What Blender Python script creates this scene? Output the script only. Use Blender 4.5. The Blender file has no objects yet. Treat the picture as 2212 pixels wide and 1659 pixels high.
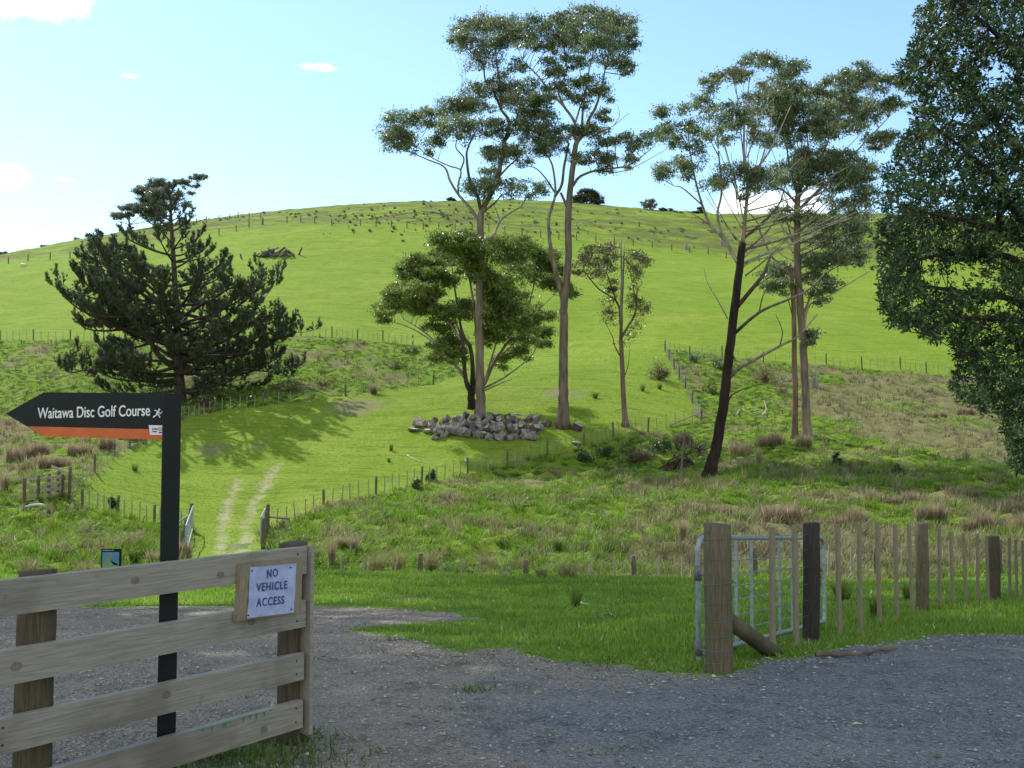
import bpy, math, random
import numpy as np
from mathutils import Vector, Matrix
R = math.radians
rng = np.random.default_rng(7); random.seed(7)
SC = bpy.context.scene; COL = SC.collection
# ------------------------------------------------------------------ camera, sky, sun, exposure
F = 2335.0                                   # focal length in pixels of a 2212 px wide picture
PITCH = math.atan(128.5 / F); EYE = 1.7
cam = bpy.data.cameras.new('camera'); co = bpy.data.objects.new('camera', cam); COL.objects.link(co)
co.location = (0, 0, EYE); co.rotation_euler = (math.pi / 2 + PITCH, 0, 0)
cam.sensor_width = 36; cam.lens = 36 * F / 2212; cam.clip_start = .05; cam.clip_end = 3000
SC.camera = co
SUN_EL, SUN_AZ = R(43), R(-37)               # azimuth from +Y, positive towards +X
sun_dir = Vector((math.sin(SUN_AZ) * math.cos(SUN_EL), math.cos(SUN_AZ) * math.cos(SUN_EL), math.sin(SUN_EL)))
sl = bpy.data.lights.new('sun', 'SUN'); so = bpy.data.objects.new('sun', sl); COL.objects.link(so)
sl.energy = 3.4; sl.angle = R(.55); sl.color = (1, .95, .86)
so.rotation_euler = sun_dir.to_track_quat('Z', 'Y').to_euler(); so.location = (-60, 60, 90)
SC.view_settings.view_transform = 'Standard'; SC.view_settings.look = 'None'
SC.view_settings.exposure = .85; SC.view_settings.gamma = 1
SC.cycles.max_bounces = 6; SC.cycles.transparent_max_bounces = 4; SC.cycles.use_denoising = True
W = bpy.data.worlds.new('World'); SC.world = W; W.use_nodes = True
wn, wl = W.node_tree.nodes, W.node_tree.links
sky = wn.new('ShaderNodeTexSky'); sky.sky_type = 'NISHITA'; sky.sun_disc = False
sky.sun_elevation = SUN_EL; sky.sun_rotation = SUN_AZ; sky.air_density = 1.0; sky.dust_density = .2; sky.ozone_density = 1.0
bg = wn['Background']; bg.inputs['Strength'].default_value = .125

def px_dir(px, py):
    x, y = (px - 1106) / F, -(py - 829.5) / F
    c, s = math.cos(PITCH), math.sin(PITCH)
    return np.array((x, c - y * s, s + y * c))
def at(px, py, Y):
    d = px_dir(px, py); t = Y / d[1]
    return np.array((d[0] * t, Y, EYE + d[2] * t))

# clouds: soft noisy patches in the sky, by direction
def wnode(t, **k):
    n = wn.new(t)
    for a, b in k.items(): setattr(n, a, b)
    return n
tc = wnode('ShaderNodeTexCoord'); wno = wnode('ShaderNodeTexNoise')
wno.inputs['Scale'].default_value = 22; wno.inputs['Detail'].default_value = 6
wl.new(tc.outputs['Generated'], wno.inputs['Vector'])
total = None
for (px, py, rx, ry, k) in [(85, 10, 95, 46, 1), (14, 376, 42, 26, .8), (682, 145, 46, 10, .5), (1650, 446, 170, 38, .9), (140, 388, 22, 7, .4), (277, 163, 20, 6, .3)]:
    d = px_dir(px, py); d = d / np.linalg.norm(d)
    mp = wnode('ShaderNodeMapping', vector_type='POINT')
    sx, sz = F / rx, F / ry
    mp.inputs['Location'].default_value = (-d[0] * sx, 0, -d[2] * sz)
    mp.inputs['Scale'].default_value = (sx, 0, sz)
    wl.new(tc.outputs['Generated'], mp.inputs['Vector'])
    ln = wnode('ShaderNodeVectorMath', operation='LENGTH'); wl.new(mp.outputs[0], ln.inputs[0])
    ad = wnode('ShaderNodeMath', operation='MULTIPLY_ADD'); wl.new(wno.outputs['Fac'], ad.inputs[0]); ad.inputs[1].default_value = 2.6; ad.inputs[2].default_value = -.75
    sb = wnode('ShaderNodeMath', operation='SUBTRACT'); wl.new(ad.outputs[0], sb.inputs[0]); wl.new(ln.outputs['Value'], sb.inputs[1])
    mr = wnode('ShaderNodeMapRange', interpolation_type='SMOOTHSTEP'); wl.new(sb.outputs[0], mr.inputs['Value'])
    mr.inputs['From Min'].default_value = -.5; mr.inputs['From Max'].default_value = .45; mr.inputs['To Max'].default_value = k
    # only the half of the sky in front of the viewer's hill (y > 0)
    sp = wnode('ShaderNodeSeparateXYZ'); wl.new(tc.outputs['Generated'], sp.inputs[0])
    gt = wnode('ShaderNodeMath', operation='GREATER_THAN'); wl.new(sp.outputs['Y'], gt.inputs[0]); gt.inputs[1].default_value = 0
    ml = wnode('ShaderNodeMath', operation='MULTIPLY'); wl.new(mr.outputs[0], ml.inputs[0]); wl.new(gt.outputs[0], ml.inputs[1])
    if total is None: total = ml.outputs[0]
    else:
        mx = wnode('ShaderNodeMath', operation='MAXIMUM'); wl.new(total, mx.inputs[0]); wl.new(ml.outputs[0], mx.inputs[1]); total = mx.outputs[0]
# unseen broken cloud added behind the viewer to brighten and whiten the foreground shade
n2_ = wnode('ShaderNodeTexNoise'); n2_.inputs['Scale'].default_value = 2.6; n2_.inputs['Detail'].default_value = 7; wl.new(tc.outputs['Generated'], n2_.inputs['Vector'])
c1_ = wnode('ShaderNodeMapRange', interpolation_type='SMOOTHSTEP'); wl.new(n2_.outputs['Fac'], c1_.inputs['Value']); c1_.inputs['From Min'].default_value = .40; c1_.inputs['From Max'].default_value = .56
sp_ = wnode('ShaderNodeSeparateXYZ'); wl.new(tc.outputs['Generated'], sp_.inputs[0])
c2_ = wnode('ShaderNodeMapRange', interpolation_type='SMOOTHSTEP'); wl.new(sp_.outputs['Y'], c2_.inputs['Value']); c2_.inputs['From Min'].default_value = .12; c2_.inputs['From Max'].default_value = -.2
c3_ = wnode('ShaderNodeMath', operation='MULTIPLY'); wl.new(c1_.outputs[0], c3_.inputs[0]); wl.new(c2_.outputs[0], c3_.inputs[1])
tint = wnode('ShaderNodeMix', data_type='RGBA', blend_type='MULTIPLY'); tint.inputs['Factor'].default_value = 1
wl.new(sky.outputs[0], tint.inputs['A']); tint.inputs['B'].default_value = (.87, .99, 1.0, 1)
cb = wnode('ShaderNodeMix', data_type='RGBA'); wl.new(c3_.outputs[0], cb.inputs['Factor']); wl.new(tint.outputs['Result'], cb.inputs['A']); cb.inputs['B'].default_value = (6.0, 5.75, 5.4, 1)
cm = wnode('ShaderNodeMix', data_type='RGBA'); wl.new(total, cm.inputs['Factor'])
wl.new(cb.outputs['Result'], cm.inputs['A']); cm.inputs['B'].default_value = (10, 10, 10, 1)
wl.new(cm.outputs['Result'], bg.inputs['Color'])

# ------------------------------------------------------------------ object helpers
def tag(o, label=None, cat=None, group=None, kind=None):
    for k, v in (('label', label), ('category', cat), ('group', group), ('kind', kind)):
        if v: o[k] = v
    return o
def link(name, mesh, parent=None):
    o = bpy.data.objects.new(name, mesh); COL.objects.link(o)
    if parent is not None: o.parent = parent
    return o
def thing(name, label, cat, loc=(0, 0, 0), rz=0, group=None):
    o = bpy.data.objects.new(name, None); COL.objects.link(o); o.empty_display_size = .2
    o.location = loc; o.rotation_euler = (0, 0, rz)
    return tag(o, label, cat, group)
class Acc:
    """collects polygons (with a colour per vertex) and links them as ONE mesh object"""
    def __init__(s): s.v = []; s.f = []; s.n = []; s.c = []; s.m = []; s.nv = 0
    def add(s, v, faces, col=(.5, .5, .5), mat=0):
        v = np.asarray(v, float).reshape(-1, 3); faces = np.asarray(faces, np.int64)
        c = np.asarray(col, float)
        if c.ndim == 1: c = np.broadcast_to(c, (len(v), 3))
        s.v.append(v); s.c.append(c); s.f.append((faces + s.nv).ravel()); s.n.append(np.full(len(faces), faces.shape[1]))
        s.m.append(np.full(len(faces), mat)); s.nv += len(v)
    def tube(s, path, rad, k=8, col=(.5, .5, .5), cap=True, mat=0):
        p = np.asarray(path, float); n = len(p); r = np.broadcast_to(np.asarray(rad, float), (n,))
        t = np.gradient(p, axis=0); t /= np.linalg.norm(t, axis=1)[:, None] + 1e-9
        ref = np.array((0, 0, 1.)) if abs(t[:, 2]).mean() < .8 else np.array((0, 1., 0))
        a = np.cross(t, ref); la = np.linalg.norm(a, axis=1)
        if la.min() < .25:                     # the path turns along the reference axis: carry the frame along instead
            i0 = int(la.argmax()); a[i0] /= la[i0]
            for i_ in list(range(i0 + 1, n)) + list(range(i0 - 1, -1, -1)):
                q_ = a[i_ - 1 if i_ > i0 else i_ + 1]; q_ = q_ - t[i_] * (q_ @ t[i_]); a[i_] = q_ / (np.linalg.norm(q_) + 1e-9)
        else: a /= la[:, None]
        b = np.cross(t, a)
        an = np.arange(k) * 2 * math.pi / k
        ring = p[:, None] + r[:, None, None] * (np.cos(an)[None, :, None] * a[:, None] + np.sin(an)[None, :, None] * b[:, None])
        i = np.arange(n - 1)[:, None] * k; j = np.arange(k)[None]; j2 = (j + 1) % k
        c = np.asarray(col, float)
        if c.ndim == 2: c = np.repeat(c, k, axis=0)
        base = s.nv
        s.add(ring.reshape(-1, 3), np.stack([i + j, i + j2, i + k + j2, i + k + j], -1).reshape(-1, 4), c, mat)
        if cap:
            s.f += [base + np.arange(k)[::-1], base + (n - 1) * k + np.arange(k)]; s.n += [np.array([k])] * 2; s.m += [np.array([mat])] * 2
    def box(s, c, sx, sy, sz, M=None, col=(.5, .5, .5), mat=0):
        v = np.array([(x, y, z) for z in (-.5, .5) for y in (-.5, .5) for x in (-.5, .5)]) * (sx, sy, sz)
        if M is not None: v = v @ np.array(M.to_3x3()).T
        s.add(v + np.asarray(c), [(0, 2, 3, 1), (4, 5, 7, 6), (0, 1, 5, 4), (2, 6, 7, 3), (0, 4, 6, 2), (1, 3, 7, 5)], col, mat)
    def mesh(s, name, mats, smooth=False):
        v = np.concatenate(s.v); f = np.concatenate(s.f); n = np.concatenate(s.n); c = np.concatenate(s.c); m = np.concatenate(s.m)
        me = bpy.data.meshes.new(name)
        me.vertices.add(len(v)); me.vertices.foreach_set('co', v.astype(np.float32).ravel())
        me.loops.add(len(f)); me.loops.foreach_set('vertex_index', f.astype(np.int32))
        me.polygons.add(len(n)); st = np.concatenate([[0], np.cumsum(n)[:-1]])
        me.polygons.foreach_set('loop_start', st.astype(np.int32)); me.polygons.foreach_set('loop_total', n.astype(np.int32))
        me.polygons.foreach_set('material_index', m.astype(np.int32))
        me.polygons.foreach_set('use_smooth', np.full(len(n), bool(smooth)))
        a = me.attributes.new('Col', 'FLOAT_COLOR', 'POINT'); a.data.foreach_set('color', np.c_[c, np.ones(len(c))].astype(np.float32).ravel())
        for x in (mats if isinstance(mats, (list, tuple)) else [mats]): me.materials.append(x)
        me.update(calc_edges=True); me.validate()
        return me
    def build(s, name, mats, parent=None, smooth=False):
        return link(name, s.mesh(name, mats, smooth), parent)

# ------------------------------------------------------------------ material helpers
class NT:
    def __init__(s, name):
        s.m = bpy.data.materials.new(name); s.m.use_nodes = True; s.t = s.m.node_tree
        s.b = s.t.nodes['Principled BSDF']; s.out = s.t.nodes['Material Output']
    def n(s, t, ins=None, **k):
        x = s.t.nodes.new(t)
        for a, b in k.items(): setattr(x, a, b)
        for a, b in (ins or {}).items(): s.set(x.inputs[a], b)
        return x
    def set(s, sock, v):
        if isinstance(v, bpy.types.NodeSocket): s.t.links.new(v, sock)
        elif isinstance(v, (tuple, list)) and len(v) == 3 and sock.type == 'RGBA': sock.default_value = (*v, 1)
        else: sock.default_value = v
    def attr(s, name, out='Fac'): return s.n('ShaderNodeAttribute', attribute_name=name).outputs[out]
    def pos(s, scale=None):
        p = s.n('ShaderNodeNewGeometry').outputs['Position']
        return s.n('ShaderNodeVectorMath', {0: p, 1: scale}, operation='MULTIPLY').outputs[0] if scale else p
    def objpos(s, scale=(1, 1, 1)):
        p = s.n('ShaderNodeTexCoord').outputs['Object']
        return s.n('ShaderNodeVectorMath', {0: p, 1: scale}, operation='MULTIPLY').outputs[0]
    def noise(s, scale, detail=3, vec=None, rough=.55):
        return s.n('ShaderNodeTexNoise', {'Scale': scale, 'Detail': detail, 'Roughness': rough, 'Vector': vec if vec is not None else s.pos()}).outputs['Fac']
    def vor(s, scale, out='Distance', vec=None):
        return s.n('ShaderNodeTexVoronoi', {'Scale': scale, 'Vector': vec if vec is not None else s.pos()}).outputs[out]
    def rng(s, v, a, b, c=0, d=1, smooth=True):
        return s.n('ShaderNodeMapRange', {'Value': v, 'From Min': a, 'From Max': b, 'To Min': c, 'To Max': d}, interpolation_type='SMOOTHSTEP' if smooth else 'LINEAR').outputs[0]
    def mix(s, f, a, b, mode='MIX'):
        x = s.n('ShaderNodeMix', data_type='RGBA', blend_type=mode); s.set(x.inputs['Factor'], f); s.set(x.inputs[6], a); s.set(x.inputs[7], b)
        return x.outputs[2]
    def math(s, op, a, b=0, c=0): return s.n('ShaderNodeMath', {0: a, 1: b, 2: c}, operation=op).outputs[0]
    def bump(s, h, strength, dist):
        s.set(s.b.inputs['Normal'], s.n('ShaderNodeBump', {'Height': h, 'Strength': strength, 'Distance': dist}).outputs[0])
    def done(s, col=None, rough=.8, spec=.3, transl=0):
        if col is not None: s.set(s.b.inputs['Base Color'], col)
        s.set(s.b.inputs['Roughness'], rough); s.set(s.b.inputs['Specular IOR Level'], spec)
        if transl:
            tr = s.n('ShaderNodeBsdfTranslucent'); s.set(tr.inputs['Color'], col)
            mx = s.n('ShaderNodeMixShader', {0: transl, 1: s.b.outputs[0], 2: tr.outputs[0]})
            s.t.links.new(mx.outputs[0], s.out.inputs[0])
        return s.m
def m_col(name, rough=.8, spec=.3, transl=0, nz=0, nscale=3, stretch=(1, 1, 1)):
    k = NT(name); c = k.attr('Col', 'Color')
    if nz:
        f = k.rng(k.noise(nscale, 5, k.objpos(stretch)), .3, .7, 1 - nz, 1 + nz)
        cc = k.n('ShaderNodeCombineXYZ', {0: f, 1: f, 2: f}).outputs[0]; c = k.mix(1., c, cc, 'MULTIPLY')
        k.bump(k.noise(nscale * 2, 5, k.objpos(stretch)), .5, .03)
    return k.done(c, rough, spec, transl)
M = {}
M['leaf'] = m_col('gum_leaves', .34, .5, .5)
M['gloss_leaf'] = m_col('glossy_leaves', .42, .35, .2)
M['needle'] = m_col('pine_needles', .5, .4, .15)
M['grass'] = m_col('grass_blades', .5, .4, .45)
M['bark'] = m_col('bark', .9, .15, 0, .35, 1.4, (3, 3, .5))
M['stone'] = m_col('gravel_stones', .75, .3)
M['paint'] = m_col('plain_paint', .5, .4)
def wood(name, a, b, dark, scale, stretch, rough=.85, spec=.2, bs=.35):
    k = NT(name); v = k.objpos(stretch)
    g = k.noise(scale, 6, v, .65); big = k.noise(1.7, 3, k.objpos((1, 1, 1)))
    c = k.mix(k.rng(g, .35, .65), a, b); c = k.mix(k.rng(big, .45, .7, 0, .7), c, dark)
    c = k.mix(k.rng(k.noise(9, 2, k.objpos((1, 1, 1))), .66, .74, 0, .45), c, dark)
    k.bump(g, bs, .006)
    return k.done(c, rough, spec)
M['rail'] = wood('rail_timber', (.30, .283, .235), (.20, .188, .155), (.105, .093, .07), 8, (.7, 18, 18), .5, .5, .08)
M['post'] = wood('post_timber', (.11, .092, .058), (.065, .055, .036), (.035, .03, .022), 9, (12, 12, .8))
M['strainer'] = wood('strainer_timber', (.145, .132, .082), (.088, .08, .05), (.045, .041, .026), 8, (12, 12, .8))
M['darkpost'] = wood('dark_post_timber', (.05, .045, .04), (.028, .026, .025), (.016, .015, .015), 8, (12, 12, .8))
M['batten'] = wood('batten_timber', (.27, .238, .165), (.18, .158, .11), (.11, .095, .07), 9, (14, 14, 1))
M['oldpost'] = wood('weathered_post', (.17, .15, .11), (.09, .08, .06), (.05, .045, .035), 6, (8, 8, .8))
M['yard'] = wood('yard_timber', (.46, .40, .31), (.34, .29, .22), (.2, .17, .13), 6, (1, 8, 8))
M['oldbatten'] = wood('weathered_batten', (.34, .33, .28), (.24, .23, .19), (.16, .15, .13), 6, (8, 8, .8))
k = NT('galvanised_steel'); k.set(k.b.inputs['Metallic'], .3); M['galv'] = k.done(k.mix(k.rng(k.noise(14, 3), .3, .7), (.22, .28, .30), (.33, .39, .41)), .5, .4)
k = NT('fence_wire'); k.set(k.b.inputs['Metallic'], .3); M['wire'] = k.done((.17, .175, .17), .6, .3)
k = NT('rust'); M['rust'] = k.done(k.mix(k.noise(60, 3), (.12, .035, .012), (.3, .09, .03)), .8, .2)
def plain(name, c, rough=.5, spec=.4):
    k = NT(name); n = k.rng(k.noise(7, 4, k.objpos()), .3, .7, .88, 1.1)
    return k.done(k.mix(1., c, k.n('ShaderNodeCombineXYZ', {0: n, 1: n, 2: n}).outputs[0], 'MULTIPLY'), rough, spec)
M['signdark'] = plain('dark_sign_paint', (.006, .011, .011), .5, .2)
M['orange'] = plain('orange_band', (.53, .11, .014), .4)
M['white'] = plain('white_lettering', (.72, .75, .74), .5)
M['badge'] = plain('white_badge', (.75, .76, .8), .45)
M['navy'] = plain('navy_print', (.03, .075, .2), .6)
M['mapblue'] = plain('map_sea_blue', (.08, .2, .42), .4); M['mapland'] = plain('map_land_green', (.15, .25, .16), .5)
M['red'] = plain('red_print', (.4, .05, .04), .5)
k = NT('laminated_paper'); cr = k.noise(16, 4, k.objpos((1, 1, 1)))
k.bump(cr, .5, .01); M['paper'] = k.done(k.mix(k.rng(cr, .35, .7), (.32, .38, .60), (.40, .46, .68)), .25, .5)
k = NT('teal_spray'); M['teal'] = k.done((.07, .2, .15), .8, .1)
# ------------------------------------------------------------------ terrain heights: smooth surface through surveyed points
def z_of(py, Y): return EYE - (py - 958) / F * Y
CP = []                                       # (x, y, z)
for Y, z in ((7, 0), (9, -.05), (10.4, -.16), (12, -.32), (15, -.55), (18, -.88), (22, -1.22)):
    for u in (-.6, -.3, 0, .3, .6): CP.append((u * (Y + 8), Y, z))
def row(Y, pts):
    for px, py in pts: CP.append(tuple(at(px, py, Y)))
row(26, [(-300, 1244), (0, 1244), (500, 1244), (900, 1244), (1200, 1248), (1400, 1253), (1700, 1258), (2212, 1258), (2600, 1258)]); row(28, [(-300, 1242), (0, 1242), (500, 1242), (900, 1242), (1200, 1247), (1400, 1253), (1700, 1256), (2212, 1254), (2600, 1254)])
row(30.5, [(-300, 1305), (0, 1305), (450, 1300), (900, 1298), (1200, 1285), (1370, 1278), (1500, 1262), (1650, 1249), (1900, 1247), (2212, 1247), (2600, 1247)])
row(40, [(-300, 1205), (0, 1205), (450, 1212), (900, 1200), (1200, 1190), (1500, 1172), (1800, 1160), (2212, 1158), (2600, 1158)])
row(48, [(-300, 1160), (0, 1160), (250, 1175), (450, 1185), (700, 1155), (1000, 1130), (1300, 1110), (1540, 1095), (1800, 1088), (2212, 1088), (2600, 1088)])
row(57, [(-300, 1080), (0, 1080), (149, 1078), (250, 1115), (413, 1143), (575, 1146), (700, 1112), (900, 1085), (1200, 1070), (1400, 1050), (1540, 1040), (1800, 1032), (2212, 1030), (2600, 1030)])
for px, py, Y in [(699, 1098, 60), (911, 1051, 66), (1011, 1026, 69), (1183, 984, 74), (1325, 950, 78), (1515, 910, 84), (1535, 1030, 60), (1735, 947, 72), (1035, 905, 80), (1215, 922, 79), (1347, 918, 80),
                  (1030, 955, 76), (204, 1026, 64), (240, 1000, 68), (280, 970, 73), (395, 908, 82), (568, 878, 86), (746, 857, 89), (936, 832, 95), (385, 876, 91), (0, 1000, 70), (0, 920, 82), (0, 850, 95),
                  (-300, 1000, 70), (-300, 860, 95), (600, 1000, 71), (400, 1000, 71), (600, 930, 79), (800, 930, 79), (1200, 850, 89), (1200, 800, 98), (1437, 758, 112), (1650, 780, 110), (1860, 796, 108),
                  (2000, 808, 107), (2212, 822, 106), (2600, 840, 105), (1800, 900, 82), (2000, 890, 87), (2212, 890, 87), (2600, 890, 87), (2000, 960, 71), (2212, 960, 71), (2600, 960, 71), (1660, 850, 94)]:
    CP.append(tuple(at(px, py, Y)))
row(118, [(-300, 742), (0, 737), (400, 728), (720, 731), (892, 747), (1200, 752)])
row(140, [(-300, 690), (0, 672), (400, 655), (800, 650), (1200, 655), (1600, 668), (2000, 692), (2300, 702), (2600, 710)])
row(170, [(-300, 640), (0, 607), (400, 577), (800, 570), (1200, 576), (1600, 594), (2000, 618), (2300, 630), (2600, 640)])
row(205, [(-300, 612), (0, 568), (200, 545), (473, 508), (700, 489), (900, 491), (1168, 513), (1327, 527), (1490, 545), (1569, 555), (1896, 572), (2212, 580), (2600, 600)])
crest = [(-400, 640), (-150, 590), (0, 551), (120, 529), (240, 506), (440, 475), (700, 447), (900, 437), (1100, 434), (1300, 447), (1500, 463), (1700, 467), (1900, 468), (2212, 472), (2600, 505)]
row(250, crest); row(300, [(a, b + 18) for a, b in crest]); row(400, [(a, b + 90) for a, b in crest[::2]]); row(640, [(a, 820) for a, b in crest[::3]])
CP = np.array(CP)
def uv(x, y):
    return np.clip(x / (y + 8), -.63, .63) * 3.0, np.log(np.maximum(y, 4) + 8) * 1.6
cu, cv = uv(CP[:, 0], CP[:, 1]); ce = (CP[:, 2] - EYE) / (CP[:, 1] + 8)
def phi(r2): return .5 * r2 * np.log(r2 + 1e-12)
N = len(CP); A = np.zeros((N + 3, N + 3))
A[:N, :N] = phi((cu[:, None] - cu) ** 2 + (cv[:, None] - cv) ** 2) + np.eye(N) * .0006
P = np.c_[np.ones(N), cu, cv]; A[:N, N:] = P; A[N:, :N] = P.T
WT = np.linalg.solve(A, np.r_[ce, 0, 0, 0])
def H0(x, y):
    x = np.asarray(x, float); y = np.asarray(y, float); sh = x.shape; x = x.ravel(); y = y.ravel(); out = np.empty(len(x))
    for i in range(0, len(x), 20000):
        u, v = uv(x[i:i + 20000], y[i:i + 20000])
        e = phi((u[:, None] - cu) ** 2 + (v[:, None] - cv) ** 2) @ WT[:N] + WT[N] + WT[N + 1] * u + WT[N + 2] * v
        out[i:i + 20000] = EYE + e * (y[i:i + 20000] + 8)
    w = np.clip((y - 7) / 4, 0, 1); w = w * w * (3 - 2 * w)
    return (out * w).reshape(sh)
def hsh(i, j, s):
    n = (i * 374761393 + j * 668265263 + s * 1442695041) & 0xffffffff
    n = ((n ^ (n >> 13)) * 1274126177) & 0xffffffff
    return ((n ^ (n >> 16)) & 0xffff) / 65535.0
def vnoise(x, y, s=0):
    i = np.floor(x).astype(np.int64); j = np.floor(y).astype(np.int64); fx = x - i; fy = y - j
    fx = fx * fx * (3 - 2 * fx); fy = fy * fy * (3 - 2 * fy)
    a, b, c, d = hsh(i, j, s), hsh(i + 1, j, s), hsh(i, j + 1, s), hsh(i + 1, j + 1, s)
    return (a + (b - a) * fx) * (1 - fy) + (c + (d - c) * fx) * fy
def fbm(x, y, o=3, s=0):
    t = 0; a = .5
    for k in range(o): t = t + a * vnoise(x * 2 ** k, y * 2 ** k, s + k); a *= .5
    return t / (1 - .5 ** o)
def hit(px, py, hf=H0, t0=4.5, t1=420):
    """the point of the ground that pixel looks at"""
    d = px_dir(px, py); Y = np.exp(np.linspace(math.log(t0), math.log(t1), 900)); X = d[0] / d[1] * Y; Z = EYE + d[2] / d[1] * Y
    below = Z < hf(X, Y); i = int(np.argmax(below))
    if not below.any(): i = len(Y) - 1
    return np.array((X[i], Y[i]))
def W_(pts): return np.array([hit(*p) for p in pts])
def sdist(x, y, poly):
    """signed distance to a polygon, positive inside"""
    d = np.full(x.shape, 1e9); ins = np.zeros(x.shape, bool); n = len(poly)
    for i in range(n):
        a, b = poly[i], poly[(i + 1) % n]; e = b - a; L = e @ e + 1e-12
        t = np.clip(((x - a[0]) * e[0] + (y - a[1]) * e[1]) / L, 0, 1)
        d = np.minimum(d, np.hypot(x - a[0] - t * e[0], y - a[1] - t * e[1]))
        c = (a[1] > y) != (b[1] > y); xi = a[0] + (y - a[1]) / (e[1] if abs(e[1]) > 1e-9 else 1e-9) * e[0]
        ins ^= c & (x < xi)
    return np.where(ins, d, -d)
def ldist(x, y, line):
    d = np.full(np.shape(x), 1e9)
    for a, b in zip(line[:-1], line[1:]):
        e = b - a; L = e @ e + 1e-12; t = np.clip(((x - a[0]) * e[0] + (y - a[1]) * e[1]) / L, 0, 1)
        d = np.minimum(d, np.hypot(x - a[0] - t * e[0], y - a[1] - t * e[1]))
    return d
G_POLY = np.r_[W_([(-700, 1318), (175, 1312), (350, 1308), (680, 1310), (860, 1318), (1030, 1337), (850, 1350), (750, 1361), (870, 1383), (1000, 1403), (1200, 1429), (1400, 1446), (1510, 1453), (1600, 1444), (1690, 1420), (1800, 1402), (1900, 1386), (2000, 1377), (2212, 1374), (2800, 1362)]), [(60, -12), (-60, -12)]]
BLUEGREY = np.r_[W_([(1150, 1659), (1000, 1540), (1300, 1470), (1550, 1430), (1900, 1380), (2800, 1340)]), [(30, -10), (-2, -10), (-.9, 5)]]  # gravel is bluer and darker inside this outline
F6 = [(936, 832), (746, 857), (568, 878), (464, 890), (395, 908), (280, 970), (204, 1026), (149, 1078)]
F5 = [(575, 1147), (699, 1098), (812, 1067), (911, 1051), (1011, 1026), (1096, 1007), (1183, 984), (1262, 965), (1325, 950), (1400, 935), (1515, 911)]
SL_POLY = np.r_[[(-60, 30)], W_([(-500, 745), (0, 737), (400, 728), (720, 731), (892, 747), (1010, 800)] + F6 + [(178, 1099), (253, 1116), (333, 1135), (405, 1148), (398, 1190), (392, 1215)]), [(-8.3, 30)]]
SR_POLY = np.r_[W_([(600, 1222), (580, 1180)] + F5 + [(1437, 758), (1650, 780), (1860, 796), (2000, 808), (2212, 822), (2700, 840)]), [(70, 29), (-6.3, 29)]]
BR1 = W_([(-200, 1010), (-200, 910), (60, 915), (180, 945), (250, 960), (160, 1010), (60, 1020)])
BR2 = W_([(1760, 812), (2000, 814), (2600, 845), (2600, 1010), (2212, 1000), (1980, 955), (1800, 900)])
BR3 = W_([(1500, 1120), (1800, 1075), (2700, 1060), (2700, 1238), (1420, 1246), (1420, 1215)])
RUT1 = W_([(474, 1198), (479, 1150), (486, 1110), (500, 1070), (515, 1040)]); RUT2 = W_([(520, 1192), (531, 1140), (548, 1090), (575, 1042), (600, 1005)])
BARE = [(W_([(770, 880)])[0], 2.6), (W_([(455, 976)])[0], 1.5), (W_([(560, 968)])[0], 1.0), (W_([(1215, 853)])[0], 2.0), (W_([(880, 1290)])[0], .0), (W_([(1160, 1365)])[0], .22), (W_([(1240, 1350)])[0], .45), (W_([(860, 1292)])[0], .7)]
def zones(x, y):
    j = fbm(x * 1.3, y * 1.3, 3, 5) - .5; j2 = fbm(x * 7, y * 7, 2, 9) - .5
    z = {}
    z['gravel'] = sdist(x, y, G_POLY) + j * .7 + j2 * .3
    z['bluegrey'] = sdist(x, y, BLUEGREY) + j * 1.6
    z['lawn'] = 29.4 - y + j * 1.2
    z['scrub'] = np.maximum(sdist(x, y, SL_POLY), sdist(x, y, SR_POLY)) + j * .8
    z['brown'] = np.clip(np.maximum(np.maximum(sdist(x, y, BR1), sdist(x, y, BR2)), sdist(x, y, BR3)) / 5, -.8, .4) + (fbm(x * .3, y * .3, 4, 21) - .5) * 4.2 + .34
    z['rut'] = .5 - np.minimum(ldist(x, y, RUT1), ldist(x, y, RUT2)) + j * .7
    b = np.full(x.shape, -9.)
    for c, r in BARE: b = np.maximum(b, r - np.hypot(x - c[0], (y - c[1]) * .8))
    z['bare'] = b + j * 1.5
    return z
def H(x, y, z=None):
    x = np.asarray(x, float); y = np.asarray(y, float)
    if z is None: z = zones(x, y)
    h = H0(x, y)
    s = np.clip(z['scrub'] / 1.5 + .3, 0, 1) * np.clip((y - 28) / 3, 0, 1); g = np.clip(z['gravel'] * 3 + .5, 0, 1)
    h = h + s * ((fbm(x * .5, y * .5, 3, 31) - .5) * .75 + (fbm(x * 1.7, y * 1.7, 2, 41) - .5) * .34)
    p = (1 - s) * (1 - g) * np.clip((y - 10) / 10, 0, 1)
    h = h + p * ((fbm(x * .35, y * .7, 3, 51) - .5) * .16 + (fbm(x * 2.2, y * 2.6, 2, 61) - .5) * .06)
    up = np.clip((y - 195) / 20, 0, 1); h = h + up * (fbm(x * .22, y * .3, 3, 71) - .5) * 1.1
    h = h + g * ((fbm(x * 1.1, y * 1.1, 2, 81) - .5) * .05 + (fbm(x * 14, y * 14, 2, 91) - .5) * .012)
    h = h - .05 * np.clip(z['rut'] * 3, 0, 1)
    return h
def hz(x, y): return float(H(np.array([x]), np.array([y]))[0])
def ground(px, py):
    x, y = hit(px, py); return np.array((x, y, hz(x, y)))

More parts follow.
